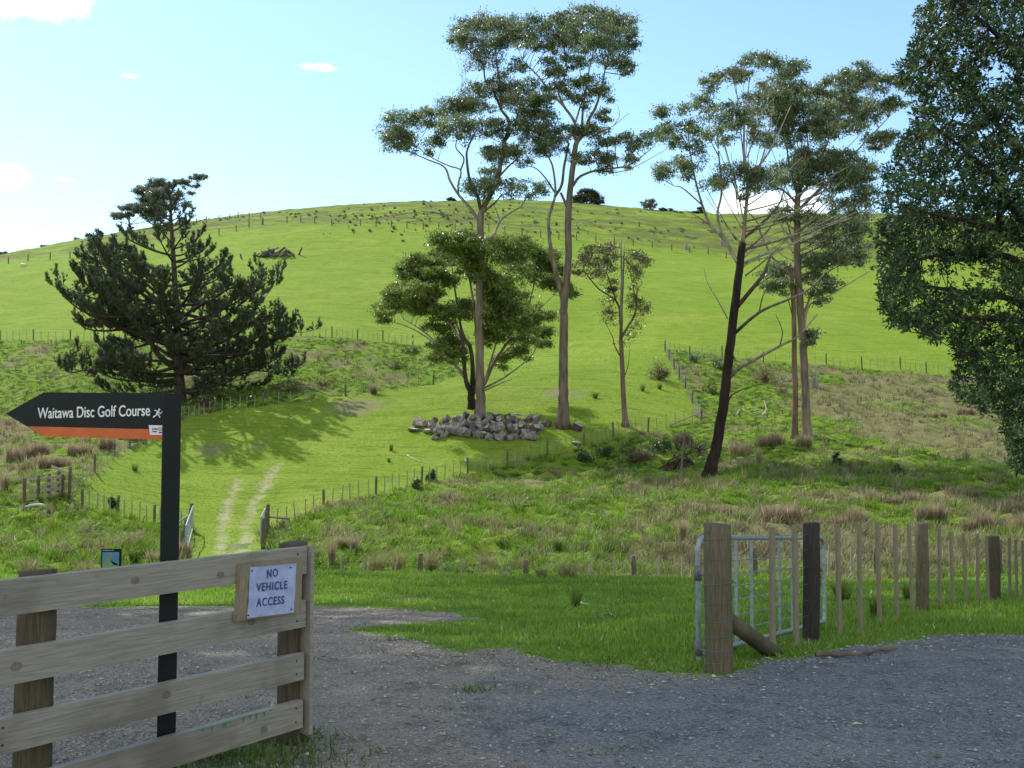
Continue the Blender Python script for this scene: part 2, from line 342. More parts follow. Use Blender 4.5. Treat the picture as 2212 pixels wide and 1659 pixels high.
# ------------------------------------------------------------------ ground: one height sheet cut into lawn, gravel, field and hill
yy = np.unique(np.r_[np.linspace(-8, 4.5, 16), np.linspace(4.5, 32, 330), np.exp(np.linspace(math.log(32), math.log(270), 330)), np.linspace(270, 700, 40)])
uu = np.unique(np.r_[np.linspace(-3, -.62, 22), np.linspace(-.62, .62, 470), np.linspace(.62, 3, 22)])
GU, GY = np.meshgrid(uu, yy); GX = GU * (GY + 10)
ZN = zones(GX.ravel(), GY.ravel()); GZ = H(GX.ravel(), GY.ravel(), ZN)
nr, nc = GX.shape; vid = np.arange(nr * nc).reshape(nr, nc)
quads = np.stack([vid[:-1, :-1], vid[:-1, 1:], vid[1:, 1:], vid[1:, :-1]], -1).reshape(-1, 4)
V = np.c_[GX.ravel(), GY.ravel(), GZ]
qa = {k: v[quads].mean(1) for k, v in ZN.items()}
cls = np.where(qa['gravel'] > 0, 0, np.where(qa['lawn'] > 0, 1, np.where(qa['scrub'] > 0, 2, np.where(qa['rut'] > 0, 4, 3))))
k = NT('open_ground'); g_gravel = k.attr('gravel'); fr = k.attr('bluegrey'); la = k.attr('lawn'); scb = k.attr('scrub'); br = k.attr('brown'); rut = k.attr('rut'); bare = k.attr('bare')
n1 = k.noise(.05, 3); n2 = k.noise(.5, 4); n3 = k.noise(4, 4); n4 = k.noise(22, 3); n5 = k.noise(90, 2)
past = k.mix(k.rng(n2, .3, .7), (.19, .285, .028), (.245, .34, .04))
past = k.mix(k.rng(n1, .35, .65, 0, .6), past, (.185, .30, .03))
streak = k.noise(1, 3, k.pos((.10, .75, .75)))
past = k.mix(k.rng(k.noise(.13, 4), .5, .68, 0, .5), past, (.30, .36, .06)); st = k.math('SUBTRACT', 1, k.rng(k.math('ABSOLUTE', k.math('SUBTRACT', streak, .5)), .0, .03))
past = k.mix(k.math('MULTIPLY', st, .5), past, (.07, .12, .015))
past = k.mix(k.rng(n3, .45, .7, 0, .6), past, (.1, .19, .02)); past = k.mix(k.rng(n4, .55, .75, 0, .4), past, (.3, .4, .07))
past = k.mix(k.rng(k.vor(2.2), .0, .09, .35, 0), past, (.35, .33, .2))
hi = k.n('ShaderNodeSeparateXYZ', {0: k.pos()}).outputs['Y']
upf = k.rng(hi, 203, 214)
past = k.mix(k.math('MULTIPLY', upf, k.rng(k.noise(1, 5, k.pos((.09, .3, .3)), .65), .40, .56, 0, .9)), past, k.mix(n2, (.10, .125, .035), (.17, .19, .06)))
scr = k.mix(k.rng(n2, .38, .6), (.14, .25, .018), (.19, .265, .04))
scr = k.mix(k.rng(k.noise(1.4, 4), .47, .62), scr, (.045, .08, .012))
scr = k.mix(k.math('MULTIPLY', k.rng(br, -.3, .6), .85), scr, k.mix(n3, (.255, .225, .125), (.165, .155, .065)))
lawn = k.mix(k.rng(k.noise(.8, 4), .3, .7), (.125, .24, .025), (.19, .31, .037))
lawn = k.mix(k.rng(n3, .55, .75, 0, .6), lawn, (.08, .13, .025))
pebble = k.vor(55, 'Color'); pv = k.n('ShaderNodeSeparateXYZ', {0: pebble}).outputs['X']
gw = k.mix(pv, (.40, .36, .305), (.245, .22, .188)); gf = k.mix(pv, (.275, .30, .32), (.145, .16, .172))
gr = k.mix(k.rng(k.math('ADD', fr, k.math('MULTIPLY', k.math('SUBTRACT', n3, .5), 1.4)), -.6, .7), gw, gf)
gr = k.mix(k.rng(n4, .6, .72, 0, .5), gr, (.12, .11, .10)); gr = k.mix(k.rng(k.noise(3.2, 6, rough=.7), .47, .68, 0, .55), gr, k.mix(pv, (.13, .125, .12), (.07, .07, .07))); gr = k.mix(k.rng(k.noise(1, 4, k.pos((.25, 1.3, 1))), .52, .7, 0, .35), gr, (.36, .335, .30)); gr = k.mix(k.rng(k.noise(1.2, 4), .6, .75, 0, .55), gr, (.24, .195, .14))
gr = k.mix(k.rng(k.math('ADD', k.noise(1.6, 5), 0), .69, .73, 0, .8), gr, (.13, .19, .04))
dirt = k.mix(n4, (.52, .47, .34), (.34, .29, .2))
c = k.mix(k.rng(scb, -.4, .4), past, scr)
c = k.mix(k.rng(k.math('ADD', rut, k.math('MULTIPLY', k.math('SUBTRACT', k.noise(2.6, 5, rough=.7), .5), 2.2)), -.02, .7, 0, .82), c, dirt)
c = k.mix(k.rng(k.math('ADD', bare, k.math('MULTIPLY', k.math('SUBTRACT', n4, .5), 4.5)), .0, 1.2, 0, .75), c, k.mix(n3, (.32, .27, .19), (.17, .16, .07)))
l2 = k.mix(k.rng(k.math('ADD', bare, k.math('MULTIPLY', k.math('SUBTRACT', n4, .5), 1.4)), -.1, .4, 0, .8), lawn, (.10, .085, .06))
c = k.mix(k.rng(la, -.3, .3), c, l2)
c = k.mix(k.rng(k.math('ADD', g_gravel, k.math('MULTIPLY', k.math('SUBTRACT', n4, .5), .5)), -.06, .1), c, gr)
gm = k.rng(g_gravel, -.05, .1)
hgt = k.math('ADD', k.math('MULTIPLY', k.math('ADD', k.vor(55), k.math('MULTIPLY', n5, .5)), k.math('MULTIPLY', gm, .03)), k.math('MULTIPLY', k.math('ADD', n4, n3), k.math('MULTIPLY', k.math('SUBTRACT', 1, gm), .1)))
k.bump(hgt, .9, 1.0)
M['ground'] = k.done(c, .95, .05)
for name, ci in (('gravel_driveway', 0), ('lawn', 1), ('field', 2), ('hill', 3), ('path', 4)):
    q = quads[cls == ci]; used, inv = np.unique(q.ravel(), return_inverse=True)
    a = Acc(); a.add(V[used], inv.reshape(-1, 4)); o = a.build(name, M['ground'], smooth=True)
    for kk in ZN:
        at_ = o.data.attributes.new(kk, 'FLOAT', 'POINT'); at_.data.foreach_set('value', np.clip(ZN[kk][used], -20, 20).astype(np.float32))
    tag(o, kind='structure')
# puddle in the right wheel rut
pc = ground(522, 1180); a = Acc(); an = np.linspace(0, 2 * math.pi, 28, endpoint=False); rr = 1 + .18 * np.sin(3 * an) + .1 * np.sin(5 * an)
ring = np.c_[pc[0] + .62 * rr * np.cos(an), pc[1] + 1.5 * rr * np.sin(an)]
a.add(np.c_[ring, np.full(28, hz(pc[0], pc[1]) + .045)], [list(range(28))]); k = NT('puddle_water'); M['water'] = k.done((.12, .13, .11), .08, .6)
tag(a.build('puddle', M['water']), kind='structure')

# ------------------------------------------------------------------ grass and gravel that nobody could count
def blades(acc, c, h, w, lean, col, tipcol=None, seg=2):
    """c (n,3) roots, h, w (n,), lean (n,2) sideways reach of the tip; col (n,3)"""
    n = len(c); th = rng.uniform(0, math.pi, n); s = np.c_[np.cos(th), np.sin(th), np.zeros(n)] * (w / 2)[:, None]
    tip = c + np.c_[lean, h]; mid = c + np.c_[lean * .35, h * .6]
    tipcol = col * 1.15 if tipcol is None else tipcol
    if seg == 1:
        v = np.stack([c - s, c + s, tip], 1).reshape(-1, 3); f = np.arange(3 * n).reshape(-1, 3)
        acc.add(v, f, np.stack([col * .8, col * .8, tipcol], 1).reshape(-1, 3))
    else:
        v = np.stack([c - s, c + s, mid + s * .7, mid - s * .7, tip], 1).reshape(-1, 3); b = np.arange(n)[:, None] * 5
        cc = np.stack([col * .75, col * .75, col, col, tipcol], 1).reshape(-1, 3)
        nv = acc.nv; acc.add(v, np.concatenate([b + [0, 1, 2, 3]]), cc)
        acc.f.append((b + [3, 2, 4]).ravel() + nv); acc.n.append(np.full(n, 3)); acc.m.append(np.zeros(n, int))
def scatter(n, y0, y1, u, pw=1.0):
    y = y0 + (y1 - y0) * rng.random(n) ** pw; x = rng.uniform(-u, u, n) * (y + 4)
    return x, y
# lawn
x, y = scatter(230000, 8.2, 29.6, .56, 1.35); z = zones(x, y); ok = (z['gravel'] < -.03) & (z['bare'] + rng.random(len(x)) * .8 < .5) & (fbm(x * .9, y * .9, 3, 3) + rng.random(len(x)) * .5 > .45)
x, y = x[ok], y[ok]; n = len(x); c = np.c_[x, y, H(x, y) - .01]; t = fbm(x * .7, y * .7, 3, 77)[:, None]; e = np.clip(-z['gravel'][ok] * 1.2, .25, 1)
h = rng.uniform(.03, .085, n) * (.6 + fbm(x * 1.5, y * 1.5, 2, 12)) * (.5 + .5 * e) * (1 + .25 * (y > 20))
col = (np.array((.125, .25, .024)) * (1 - t) + np.array((.27, .41, .05)) * t) * rng.uniform(.7, 1.3, (n, 1)); dry = rng.random(n) < .05; col[dry] = (.36, .32, .17); dz = rng.random(n) < .0022; col[dz] = (.8, .8, .75)
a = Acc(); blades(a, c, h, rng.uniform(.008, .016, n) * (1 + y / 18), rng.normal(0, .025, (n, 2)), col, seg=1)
o = a.build('lawn_grass', M['grass']); tag(o, 'short green grass of the strip beyond the gravel', 'grass', kind='stuff')
# weeds in the gravel
x, y = scatter(16000, 4.8, 12, .5); z = zones(x, y); ok = (z['gravel'] > 0) & (fbm(x * 1.6, y * 1.6, 3, 15) + .3 * np.exp(-z['gravel'] * 3) > .70); x, y = x[ok], y[ok]; n = len(x)
a = Acc(); blades(a, np.c_[x, y, H(x, y) - .005], rng.uniform(.012, .04, n), rng.uniform(.006, .012, n), rng.normal(0, .015, (n, 2)), np.array((.08, .15, .02)) * rng.uniform(.7, 1.4, (n, 1)), seg=1)
fx, fy = [], []
for (px, py, r, m) in [(540, 1635, .3, 900), (475, 1650, .25, 500), (600, 1590, .15, 300), (1020, 1498, .06, 60), (860, 1385, .08, 50), (1340, 1430, .2, 120)]:
    q = hit(px, py); fx.append(q[0] + rng.normal(0, r, m)); fy.append(q[1] + rng.normal(0, r * .7, m))
x, y = np.concatenate(fx), np.concatenate(fy); n = len(x)
blades(a, np.c_[x, y, H(x, y) - .005], rng.uniform(.02, .09, n), rng.uniform(.007, .012, n), rng.normal(0, .025, (n, 2)), np.array((.10, .18, .025)) * rng.uniform(.7, 1.4, (n, 1)), seg=1)
tag(a.build('gravel_weeds', M['grass']), 'sparse green weeds coming up through the gravel', 'weeds', kind='stuff')
# rough pasture tufts of the valley and banks
def rough(nclump, nb, y0, y1, pw):
    x, y = scatter(nclump, y0, y1, .58, pw); z = zones(x, y); ok = (z['scrub'] > -.1) & (y > 29.3); x, y = x[ok], y[ok]; br_ = z['brown'][ok]
    n = len(x); kind = br_ + rng.normal(0, .8, n)
    pal = np.array([(.14, .275, .018), (.20, .28, .04), (.275, .245, .135), (.175, .148, .088)])
    idx = np.where(kind < .15, (rng.random(n) < .35).astype(int), np.where(kind < .9, 2 - (rng.random(n) < .45), 2 + (rng.random(n) < .35)))
    base = pal[idx] * rng.uniform(.6, 1.25, (n, 1)); hh = rng.uniform(.14, .5, n) * np.where(idx >= 2, 1.2, .9) * (.6 + .8 * fbm(x * .8, y * .8, 2, 99)); r = rng.uniform(.1, .28, n)
    X = np.repeat(x, nb) + rng.normal(0, 1, n * nb) * np.repeat(r, nb) * .7; Yv = np.repeat(y, nb) + rng.normal(0, 1, n * nb) * np.repeat(r, nb) * .7
    Zb = np.repeat(H(x, y), nb) - .04; hh = np.repeat(hh, nb) * rng.uniform(.5, 1.2, n * nb)
    lean = np.c_[X - np.repeat(x, nb), Yv - np.repeat(y, nb)] * 1.0 + rng.normal(0, .09, (n * nb, 2)); lean[:, 0] += .06
    cc = np.repeat(base, nb, 0) * rng.uniform(.75, 1.25, (n * nb, 1))
    return np.c_[X, Yv, Zb], hh, cc, lean, Yv
a = Acc()
for args in ((10500, 24, 29.5, 62, 1.0), (11000, 14, 55, 118, 1.0)):
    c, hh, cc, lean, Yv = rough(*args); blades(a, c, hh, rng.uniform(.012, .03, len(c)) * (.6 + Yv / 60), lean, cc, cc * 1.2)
tag(a.build('rough_grass', M['grass']), 'rank green and straw coloured grass of the valley floor and banks', 'grass', kind='stuff')
# paddock tufts
x, y = scatter(60000, 48, 118, .56, 1.0); z = zones(x, y); ok = (z['scrub'] < 0) & (z['rut'] < .1) & (z['bare'] < .3); x, y = x[ok], y[ok]; n = len(x)
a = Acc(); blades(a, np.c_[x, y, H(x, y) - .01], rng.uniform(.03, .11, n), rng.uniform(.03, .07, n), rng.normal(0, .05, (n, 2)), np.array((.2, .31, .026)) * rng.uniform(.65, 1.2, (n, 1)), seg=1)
tag(a.build('paddock_grass', M['grass']), 'short grazed grass of the sunny paddock and lower hill', 'grass', kind='stuff')
# loose stones
x, y = scatter(46000, 4.6, 15, .5, 1.2); z = zones(x, y); ok = (z['gravel'] > -.05); x, y = x[ok], y[ok]; fr_ = z['bluegrey'][ok]; n = len(x)
s = np.clip(rng.lognormal(-4.95, .42, n), .004, .02); edge = np.exp(-np.abs(z['gravel'][ok]) * 2.5); s *= 1 + .5 * edge
oc = np.array([(1, 0, 0), (-1, 0, 0), (0, 1, 0), (0, -1, 0), (0, 0, 1), (0, 0, -1.)]); fo = np.array([(0, 2, 4), (2, 1, 4), (1, 3, 4), (3, 0, 4), (2, 0, 5), (1, 2, 5), (3, 1, 5), (0, 3, 5)])
vv = oc[None] * rng.uniform(.5, 1.3, (n, 6, 1)) * s[:, None, None] * np.array((1, 1, .55)); th = rng.uniform(0, 6.3, n); cth, sth = np.cos(th), np.sin(th)
vx = vv[..., 0] * cth[:, None] - vv[..., 1] * sth[:, None]; vy = vv[..., 0] * sth[:, None] + vv[..., 1] * cth[:, None]
vv = np.stack([vx + x[:, None], vy + y[:, None], vv[..., 2] + (H(x, y) + s * .25)[:, None]], -1).reshape(-1, 3)
f = (np.arange(n)[:, None, None] * 6 + fo[None]).reshape(-1, 3); isf = (fr_ + rng.normal(0, .5, n) > 0)[:, None]
cc = np.where(isf, (.22, .226, .226), (.33, .295, .245)) * rng.uniform(.45, 1.5, (n, 1)); pale = rng.random(n) < .005; cc[pale] = (.55, .53, .48)
a = Acc(); a.add(vv, f, np.repeat(cc, 6, 0)); tag(a.build('loose_gravel', M['stone']), 'loose blue grey and brown stones lying on the gravel', 'gravel', kind='stuff')
# fallen leaves
a = Acc(); x, y = scatter(420, 4.8, 11, .5); z = zones(x, y); ok = z['gravel'] > -.6; x, y = x[ok], y[ok]
for i in range(len(x)):
    L = rng.uniform(.016, .042); w = L * .22; th = rng.uniform(0, 6.3); ca, sa = math.cos(th), math.sin(th); zz = hz(x[i], y[i]) + .012
    p = [(-L, 0, .002), (-.2 * L, w, .01), (L, 0, .004), (-.2 * L, -w, .01)]
    a.add([(x[i] + u * ca - v * sa, y[i] + u * sa + v * ca, zz + q + rng.uniform(0, .01)) for u, v, q in p], [(0, 3, 2, 1)], random.choice([(.38, .30, .10), (.30, .20, .08), (.45, .40, .26), (.18, .06, .03), (.4, .34, .2)]))
tag(a.build('fallen_leaves', M['paint']), 'small dry yellow and brown leaves scattered on the gravel', 'leaves', kind='stuff')
# ------------------------------------------------------------------ trees
def smooth_path(P, n=5):
    P = np.asarray(P, float)
    if len(P) < 3: return np.array([P[0] + (P[-1] - P[0]) * t for t in np.linspace(0, 1, n + 1)])
    Q = np.vstack([2 * P[0] - P[1], P, 2 * P[-1] - P[-2]]); out = []
    for i in range(1, len(Q) - 2):
        for t in np.linspace(0, 1, n, endpoint=False):
            a, b, c, d = Q[i - 1:i + 3]; out.append(.5 * (2 * b + (c - a) * t + (2 * a - 5 * b + 4 * c - d) * t * t + (3 * b - a - 3 * c + d) * t ** 3))
    out.append(P[-1]); return np.array(out)
def leaf_quads(acc, c, L, Wd, pal, updir=(0, 0, -.5), spread=1.0, jitter=.3):
    n = len(c); d = rng.normal(0, spread, (n, 3)) + np.asarray(updir); d /= np.linalg.norm(d, axis=1)[:, None] + 1e-9
    s = np.cross(d, rng.normal(0, 1, (n, 3))); s /= np.linalg.norm(s, axis=1)[:, None] + 1e-9
    l = (L * rng.uniform(.6, 1.3, n))[:, None]; w = (Wd * rng.uniform(.6, 1.3, n))[:, None]
    v = np.stack([c - d * l * .5, c + s * w * .5 - d * l * .05, c + d * l * .5, c - s * w * .5 - d * l * .05], 1).reshape(-1, 3)
    pal = np.asarray(pal); col = pal[rng.integers(0, len(pal), n)] * rng.uniform(1 - jitter, 1 + jitter, (n, 1))
    acc.add(v, np.arange(4 * n).reshape(-1, 4), np.repeat(col, 4, 0))
PAL_GUM = [(.10, .155, .075), (.145, .20, .09), (.20, .25, .11), (.06, .105, .06), (.27, .30, .16)]
PAL_BUSH = [(.12, .19, .035), (.18, .25, .05), (.23, .30, .065), (.07, .13, .03), (.30, .34, .10)]
GREY, PALE, DARK, RED, BROWN = (.145, .118, .095), (.30, .265, .22), (.030, .022, .018), (.24, .13, .085), (.13, .095, .07)
def gum(name, label, cat, d, base, stems, clumps, fx=lambda x, y: (x, y), pal=PAL_GUM, group=None, dens=1.0, leaf=(.235, .08), twigc=(.2, .17, .14), subs=1.0, zspread=.75, droop=-.8, fstem=None, flat=.55):
    """stems: (points in picture coords, first radius px, last radius px, colour, depth lean); clumps: (x, y, rx, ry[, density])"""
    fstem = fstem or fx; s0 = d / F
    o3 = at(base[0], base[1], d); gz = hz(o3[0], o3[1])
    root = thing(name, label, cat, (o3[0], o3[1], gz), group=group); off = np.array((o3[0], o3[1], gz))
    ac, al = Acc(), Acc(); skel_px, skel_d, skel_r = [], [], []
    for si, (pts, r0, r1, col, lean) in enumerate(stems):
        P = [fstem(*p) for p in pts]
        if si == 0: dep = d; P[0] = (P[0][0], P[0][1])
        elif lean is None: dep = d; lean = 0
        else:
            q = np.array(skel_px) - P[0]; i = int(np.argmin((q ** 2).sum(1))); dep = skel_d[i]
        P = np.array(P); L = np.r_[0, np.cumsum(np.hypot(*np.diff(P, axis=0).T))]; D = dep + lean * L * s0
        W3 = smooth_path([at(p[0], p[1], dd) for p, dd in zip(P, D)], 5); PX = smooth_path(np.c_[P, D], 5)
        n = len(W3); t = np.linspace(0, 1, n); r = (r0 + (r1 - r0) * t) * s0
        if si == 0 or lean == 0 and P[0][1] > base[1] - 25: r = r + r0 * s0 * .75 * np.exp(-np.linspace(0, 1, n) * L[-1] / (r0 * 2.2)); W3[0, 2] = min(W3[0, 2], gz) - .15
        W3[1:-1] += rng.normal(0, .05, (n - 2, 3)) * r[1:-1, None]
        c0, c1 = col if isinstance(col, list) else (col, col)
        c = np.array(c0) * (1 - t[:, None]) + np.array(c1) * t[:, None]
        ac.tube(W3 - off, r, 10 if r0 > 5 else 6, c * rng.uniform(.9, 1.1, (n, 1)))
        for a_, b_ in zip(PX, r): skel_px.append(a_[:2]); skel_d.append(a_[2]); skel_r.append(b_)
    SP = np.array(skel_px); SD = np.array(skel_d); SR = np.array(skel_r)
    S3 = np.array([at(p[0], p[1], dd) for p, dd in zip(SP, SD)])
    o_ = fx(0, 0); u_ = fx(1, 0); k = math.hypot(u_[0] - o_[0], u_[1] - o_[1])
    full = []
    for cl in clumps:                          # each clump carries a few smaller sprays round its edge
        full.append(cl)
        if subs > .8:
            for _ in range(3): an = rng.uniform(0, 6.3); full.append((cl[0] + cl[2] * 1.15 * math.cos(an), cl[1] + cl[3] * 1.0 * math.sin(an) + 8, cl[2] * rng.uniform(.3, .6), cl[3] * rng.uniform(.3, .6), (cl[4] if len(cl) > 4 else 1) * rng.uniform(.35, .8)))
    for cl in full:
        cx, cy = fx(cl[0], cl[1]); rx, ry = cl[2] * k * 1.42, cl[3] * k * 1.3; dn = cl[4] if len(cl) > 4 else 1
        q = (SP - (cx, cy)); cost = np.hypot(q[:, 0], q[:, 1] * np.where(q[:, 1] < 0, 2.5, .8)) + np.maximum(0, 14 - np.arange(len(SP))) * 4 + (SR > r0 * s0 * 3) * 5
        i = int(np.argmin(cost)); mrx, mry = rx * s0, ry * s0; mz = (mrx + mry) * .5 * 1.1
        dep = SD[i] + rng.normal(0, 1) * zspread * (mrx + .6)
        C = at(cx, cy, dep)
        nsub = min(80, max(7, int(subs * 15 * mrx * mry)))
        a = rng.normal(0, 1, (nsub, 3)); a /= np.linalg.norm(a, axis=1)[:, None]; a *= rng.random((nsub, 1)) ** .45
        up = rng.random(nsub) < .6; a[up, 2] = np.abs(a[up, 2])
        SB = C + a * (mrx * .92, mz, mry * .85)
        st = S3[i]; mid = st * .45 + C * .55 + np.array((0, 0, -.25 * mry)); hub = C + (st - C) * .12 - np.array((0, 0, mry * .55))
        dist = np.linalg.norm(hub - st); rt = min(SR[i] * .6, .018 + .012 * dist)
        ac.tube(smooth_path([st, mid + rng.normal(0, .06 * dist, 3), hub], 4) - off, np.linspace(rt, rt * .55, 9), 5, np.array(twigc) * rng.uniform(.8, 1.2), cap=False)
        for sbp in SB[:14]:
            m2 = hub * .5 + sbp * .5 - np.array((0, 0, .1 * mry)) + rng.normal(0, .06, 3)
            ac.tube(np.array([hub, m2, sbp]) - off, (rt * .45, rt * .3, .006), 4, np.array(twigc) * rng.uniform(.7, 1.2), cap=False)
        sg = max(.17, .25 * min(mrx, mry) ** .5); nl = int(dens * dn * 44 * (sg / .2) ** 1.2)
        lc = (SB[:, None] + rng.normal(0, 1, (nsub, nl, 3)) * (sg, sg, sg * flat) * (1 + .7 * (rng.random((nsub, nl, 1)) < .13))).reshape(-1, 3)
        for jj in range(nsub): leaf_quads(al, lc[jj * nl:(jj + 1) * nl] - off, leaf[0], leaf[1], np.array(pal)[rng.integers(0, len(pal), 3)] * rng.uniform(.75, 1.25), (0, 0, droop))
    ac.build('trunk', M['bark'], root, smooth=True); al.build('crown', M['leaf'], root)
    return root
T2 = lambda x, y: (774.2 + .325 * x, .325 * y)
T3 = lambda x, y: (774.2 + .325 * x, 442.4 + .325 * y)
T4 = lambda x, y: (1354.9 + .3 * x, 83 + .3 * y)
T5 = lambda x, y: (1354.9 + .3 * x, 497.7 + .3 * y)
# tall gum behind the log heap
gum('gum_tree', 'tall slender grey gum tree rising from the heap of cut log rounds', 'tree', 80, (1037, 908),
 [([(1037, 908), (1038, 860), (1037, 800), (1036, 650), (1037, 540), (1038, 470), (1044, 449)], 10.5, 7, [(.16, .13, .105), (.19, .16, .13)], 0),
  ([(1044, 449), (1060, 420), (1076, 384), (1081, 351), (1089, 309), (1096, 290), (1099, 260), (1083, 237), (1067, 199), (1050, 179), (1044, 140)], 6, 1.6, [(.13, .10, .08), GREY], .1),
  ([(1083, 237), (1080, 182), (1073, 137), (1070, 98)], 3.2, 1.2, GREY, -.25),
  ([(1040, 461), (1031, 423), (1016, 394), (1008, 342), (1011, 319), (1026, 286)], 4.2, 1.5, [(.1, .08, .065), GREY], -.3),
  ([(1036, 480), (1031, 472), (1015, 449), (990, 420), (972, 390), (960, 361), (924, 345), (888, 329)], 4.4, 1.1, [PALE, GREY], .35),
  ([(990, 418), (990, 397), (995, 368), (969, 358), (930, 339), (895, 312)], 2.6, 1, PALE, .3), ([(995, 368), (1002, 342), (985, 319), (989, 293)], 2, 1, GREY, -.2),
  ([(1089, 309), (1104, 285), (1118, 250), (1128, 220)], 2.4, 1, GREY, .4), ([(1076, 384), (1098, 360), (1120, 338), (1140, 300)], 2.4, 1, GREY, -.4),
  ([(1047, 455), (1067, 440), (1085, 420)], 3, 1.2, GREY, -.4), ([(1037, 525), (1054, 516), (1068, 505), (1080, 478), (1099, 462), (1125, 446), (1138, 425)], 4, 1.3, PALE, .5), ([(1080, 478), (1074, 460), (1066, 440)], 1.8, .8, PALE, .2), ([(998, 250), (991, 220), (1000, 180)], .8, .5, GREY, 0)],
 [(830, 190, 130, 80), (680, 260, 50, 60), (980, 190, 100, 70), (770, 300, 90, 60), (1000, 270, 70, 70), (800, 420, 80, 80, .45), (900, 320, 60, 80, .8), (940, 530, 60, 50), (800, 610, 100, 60), (960, 640, 60, 60, .6), (1110, 580, 80, 60), (1050, 690, 90, 60),
  (640, 750, 110, 90), (770, 720, 80, 60), (300, 810, 120, 70), (250, 930, 90, 80), (330, 960, 60, 50), (470, 780, 70, 50), (650, 840, 110, 60), (560, 900, 40, 60), (740, 870, 60, 80, .5), (480, 960, 45, 45), (1000, 850, 100, 50), (890, 840, 60, 60), (1180, 760, 100, 90), (1120, 860, 50, 80),
  (900, 1060, 70, 70), (1060, 1030, 80, 60), (980, 1010, 70, 40), (880, 1170, 60, 40), (780, 1260, 80, 60), (870, 1240, 60, 60), (990, 1250, 50, 60, .6), (1130, 1260, 100, 50), (1200, 700, 60, 70)], T2, fstem=lambda x, y: (x, y), dens=1.02, subs=1.3)
# forked gum to its right
gum('gum_tree', 'tallest gum tree forking low above a bare grey trunk in the paddock', 'tree', 79, (1216, 923),
 [([(1216, 923), (1217, 860), (1217, 790), (1218, 700), (1218, 654), (1224, 605), (1228, 540), (1227, 488), (1229, 439), (1234, 390), (1240, 345), (1245, 309), (1262, 289)], 10.5, 5, [GREY, (.16, .13, .11)], 0),
  ([(1262, 289), (1271, 260), (1288, 228), (1301, 182), (1307, 150)], 4, 1.4, GREY, .25), ([(1245, 305), (1239, 286), (1242, 266), (1219, 231), (1190, 201), (1164, 166), (1128, 130)], 4.2, 1.2, [GREY, PALE], -.25),
  ([(1258, 290), (1258, 253), (1265, 195), (1275, 140)], 3.2, 1.2, GREY, -.3), ([(1219, 231), (1206, 195), (1223, 159), (1223, 124)], 2.6, 1.1, GREY, .3), ([(1240, 275), (1252, 235), (1262, 200), (1252, 150)], 2.4, 1, PALE, .4),
  ([(1217, 655), (1213, 637), (1203, 598), (1189, 533), (1185, 475), (1193, 445), (1200, 413), (1193, 357), (1177, 328)], 6, 1.5, [GREY, (.28, .24, .2)], .12),
  ([(1198, 425), (1213, 400), (1219, 357), (1229, 309)], 3.5, 2.4, GREY, .1), ([(1228, 465), (1224, 445), (1211, 416)], 4, 2.6, GREY, -.1), ([(1198, 415), (1180, 387), (1158, 364), (1132, 357)], 2.4, .8, GREY, .2),
  ([(1237, 402), (1255, 380), (1294, 367), (1343, 361), (1369, 351), (1411, 318)], 3.4, .9, [GREY, PALE], -.2), ([(1294, 367), (1330, 372), (1372, 360), (1440, 322)], 1.4, .6, PALE, .2),
  ([(1271, 300), (1301, 283), (1327, 270), (1359, 244)], 1.6, .5, PALE, .1), ([(1327, 270), (1338, 250), (1335, 228)], .9, .4, PALE, 0), ([(1301, 283), (1310, 255)], .8, .4, PALE, 0)],
 [(1170, 200, 90, 80), (1120, 270, 60, 50), (1370, 150, 80, 60), (1500, 110, 110, 60), (1640, 140, 120, 60), (1760, 200, 80, 80), (1500, 200, 140, 60), (1640, 250, 120, 50), (1800, 280, 40, 50), (1330, 260, 70, 60), (1240, 310, 100, 40), (1450, 290, 80, 60), (1600, 320, 130, 60), (1720, 380, 80, 50), (1770, 440, 50, 40), (1440, 400, 60, 60),
  (1280, 440, 60, 50), (1050, 440, 40, 40), (1320, 480, 40, 30), (1420, 590, 100, 50), (1550, 570, 100, 50), (1640, 620, 60, 40), (1510, 670, 70, 40), (1300, 600, 50, 40), (1600, 770, 50, 40), (1560, 890, 70, 50), (1600, 960, 50, 50), (1380, 900, 60, 50), (1260, 870, 70, 60), (1210, 940, 70, 60), (1280, 980, 80, 50), (1490, 1040, 60, 40),
  (1600, 1050, 80, 40), (1650, 1100, 50, 40), (1800, 920, 90, 40), (1880, 970, 60, 40), (2000, 900, 80, 45), (1800, 1070, 30, 40), (1520, 860, 50, 40)], T2, fstem=lambda x, y: (x, y), dens=1.02, subs=1.3)
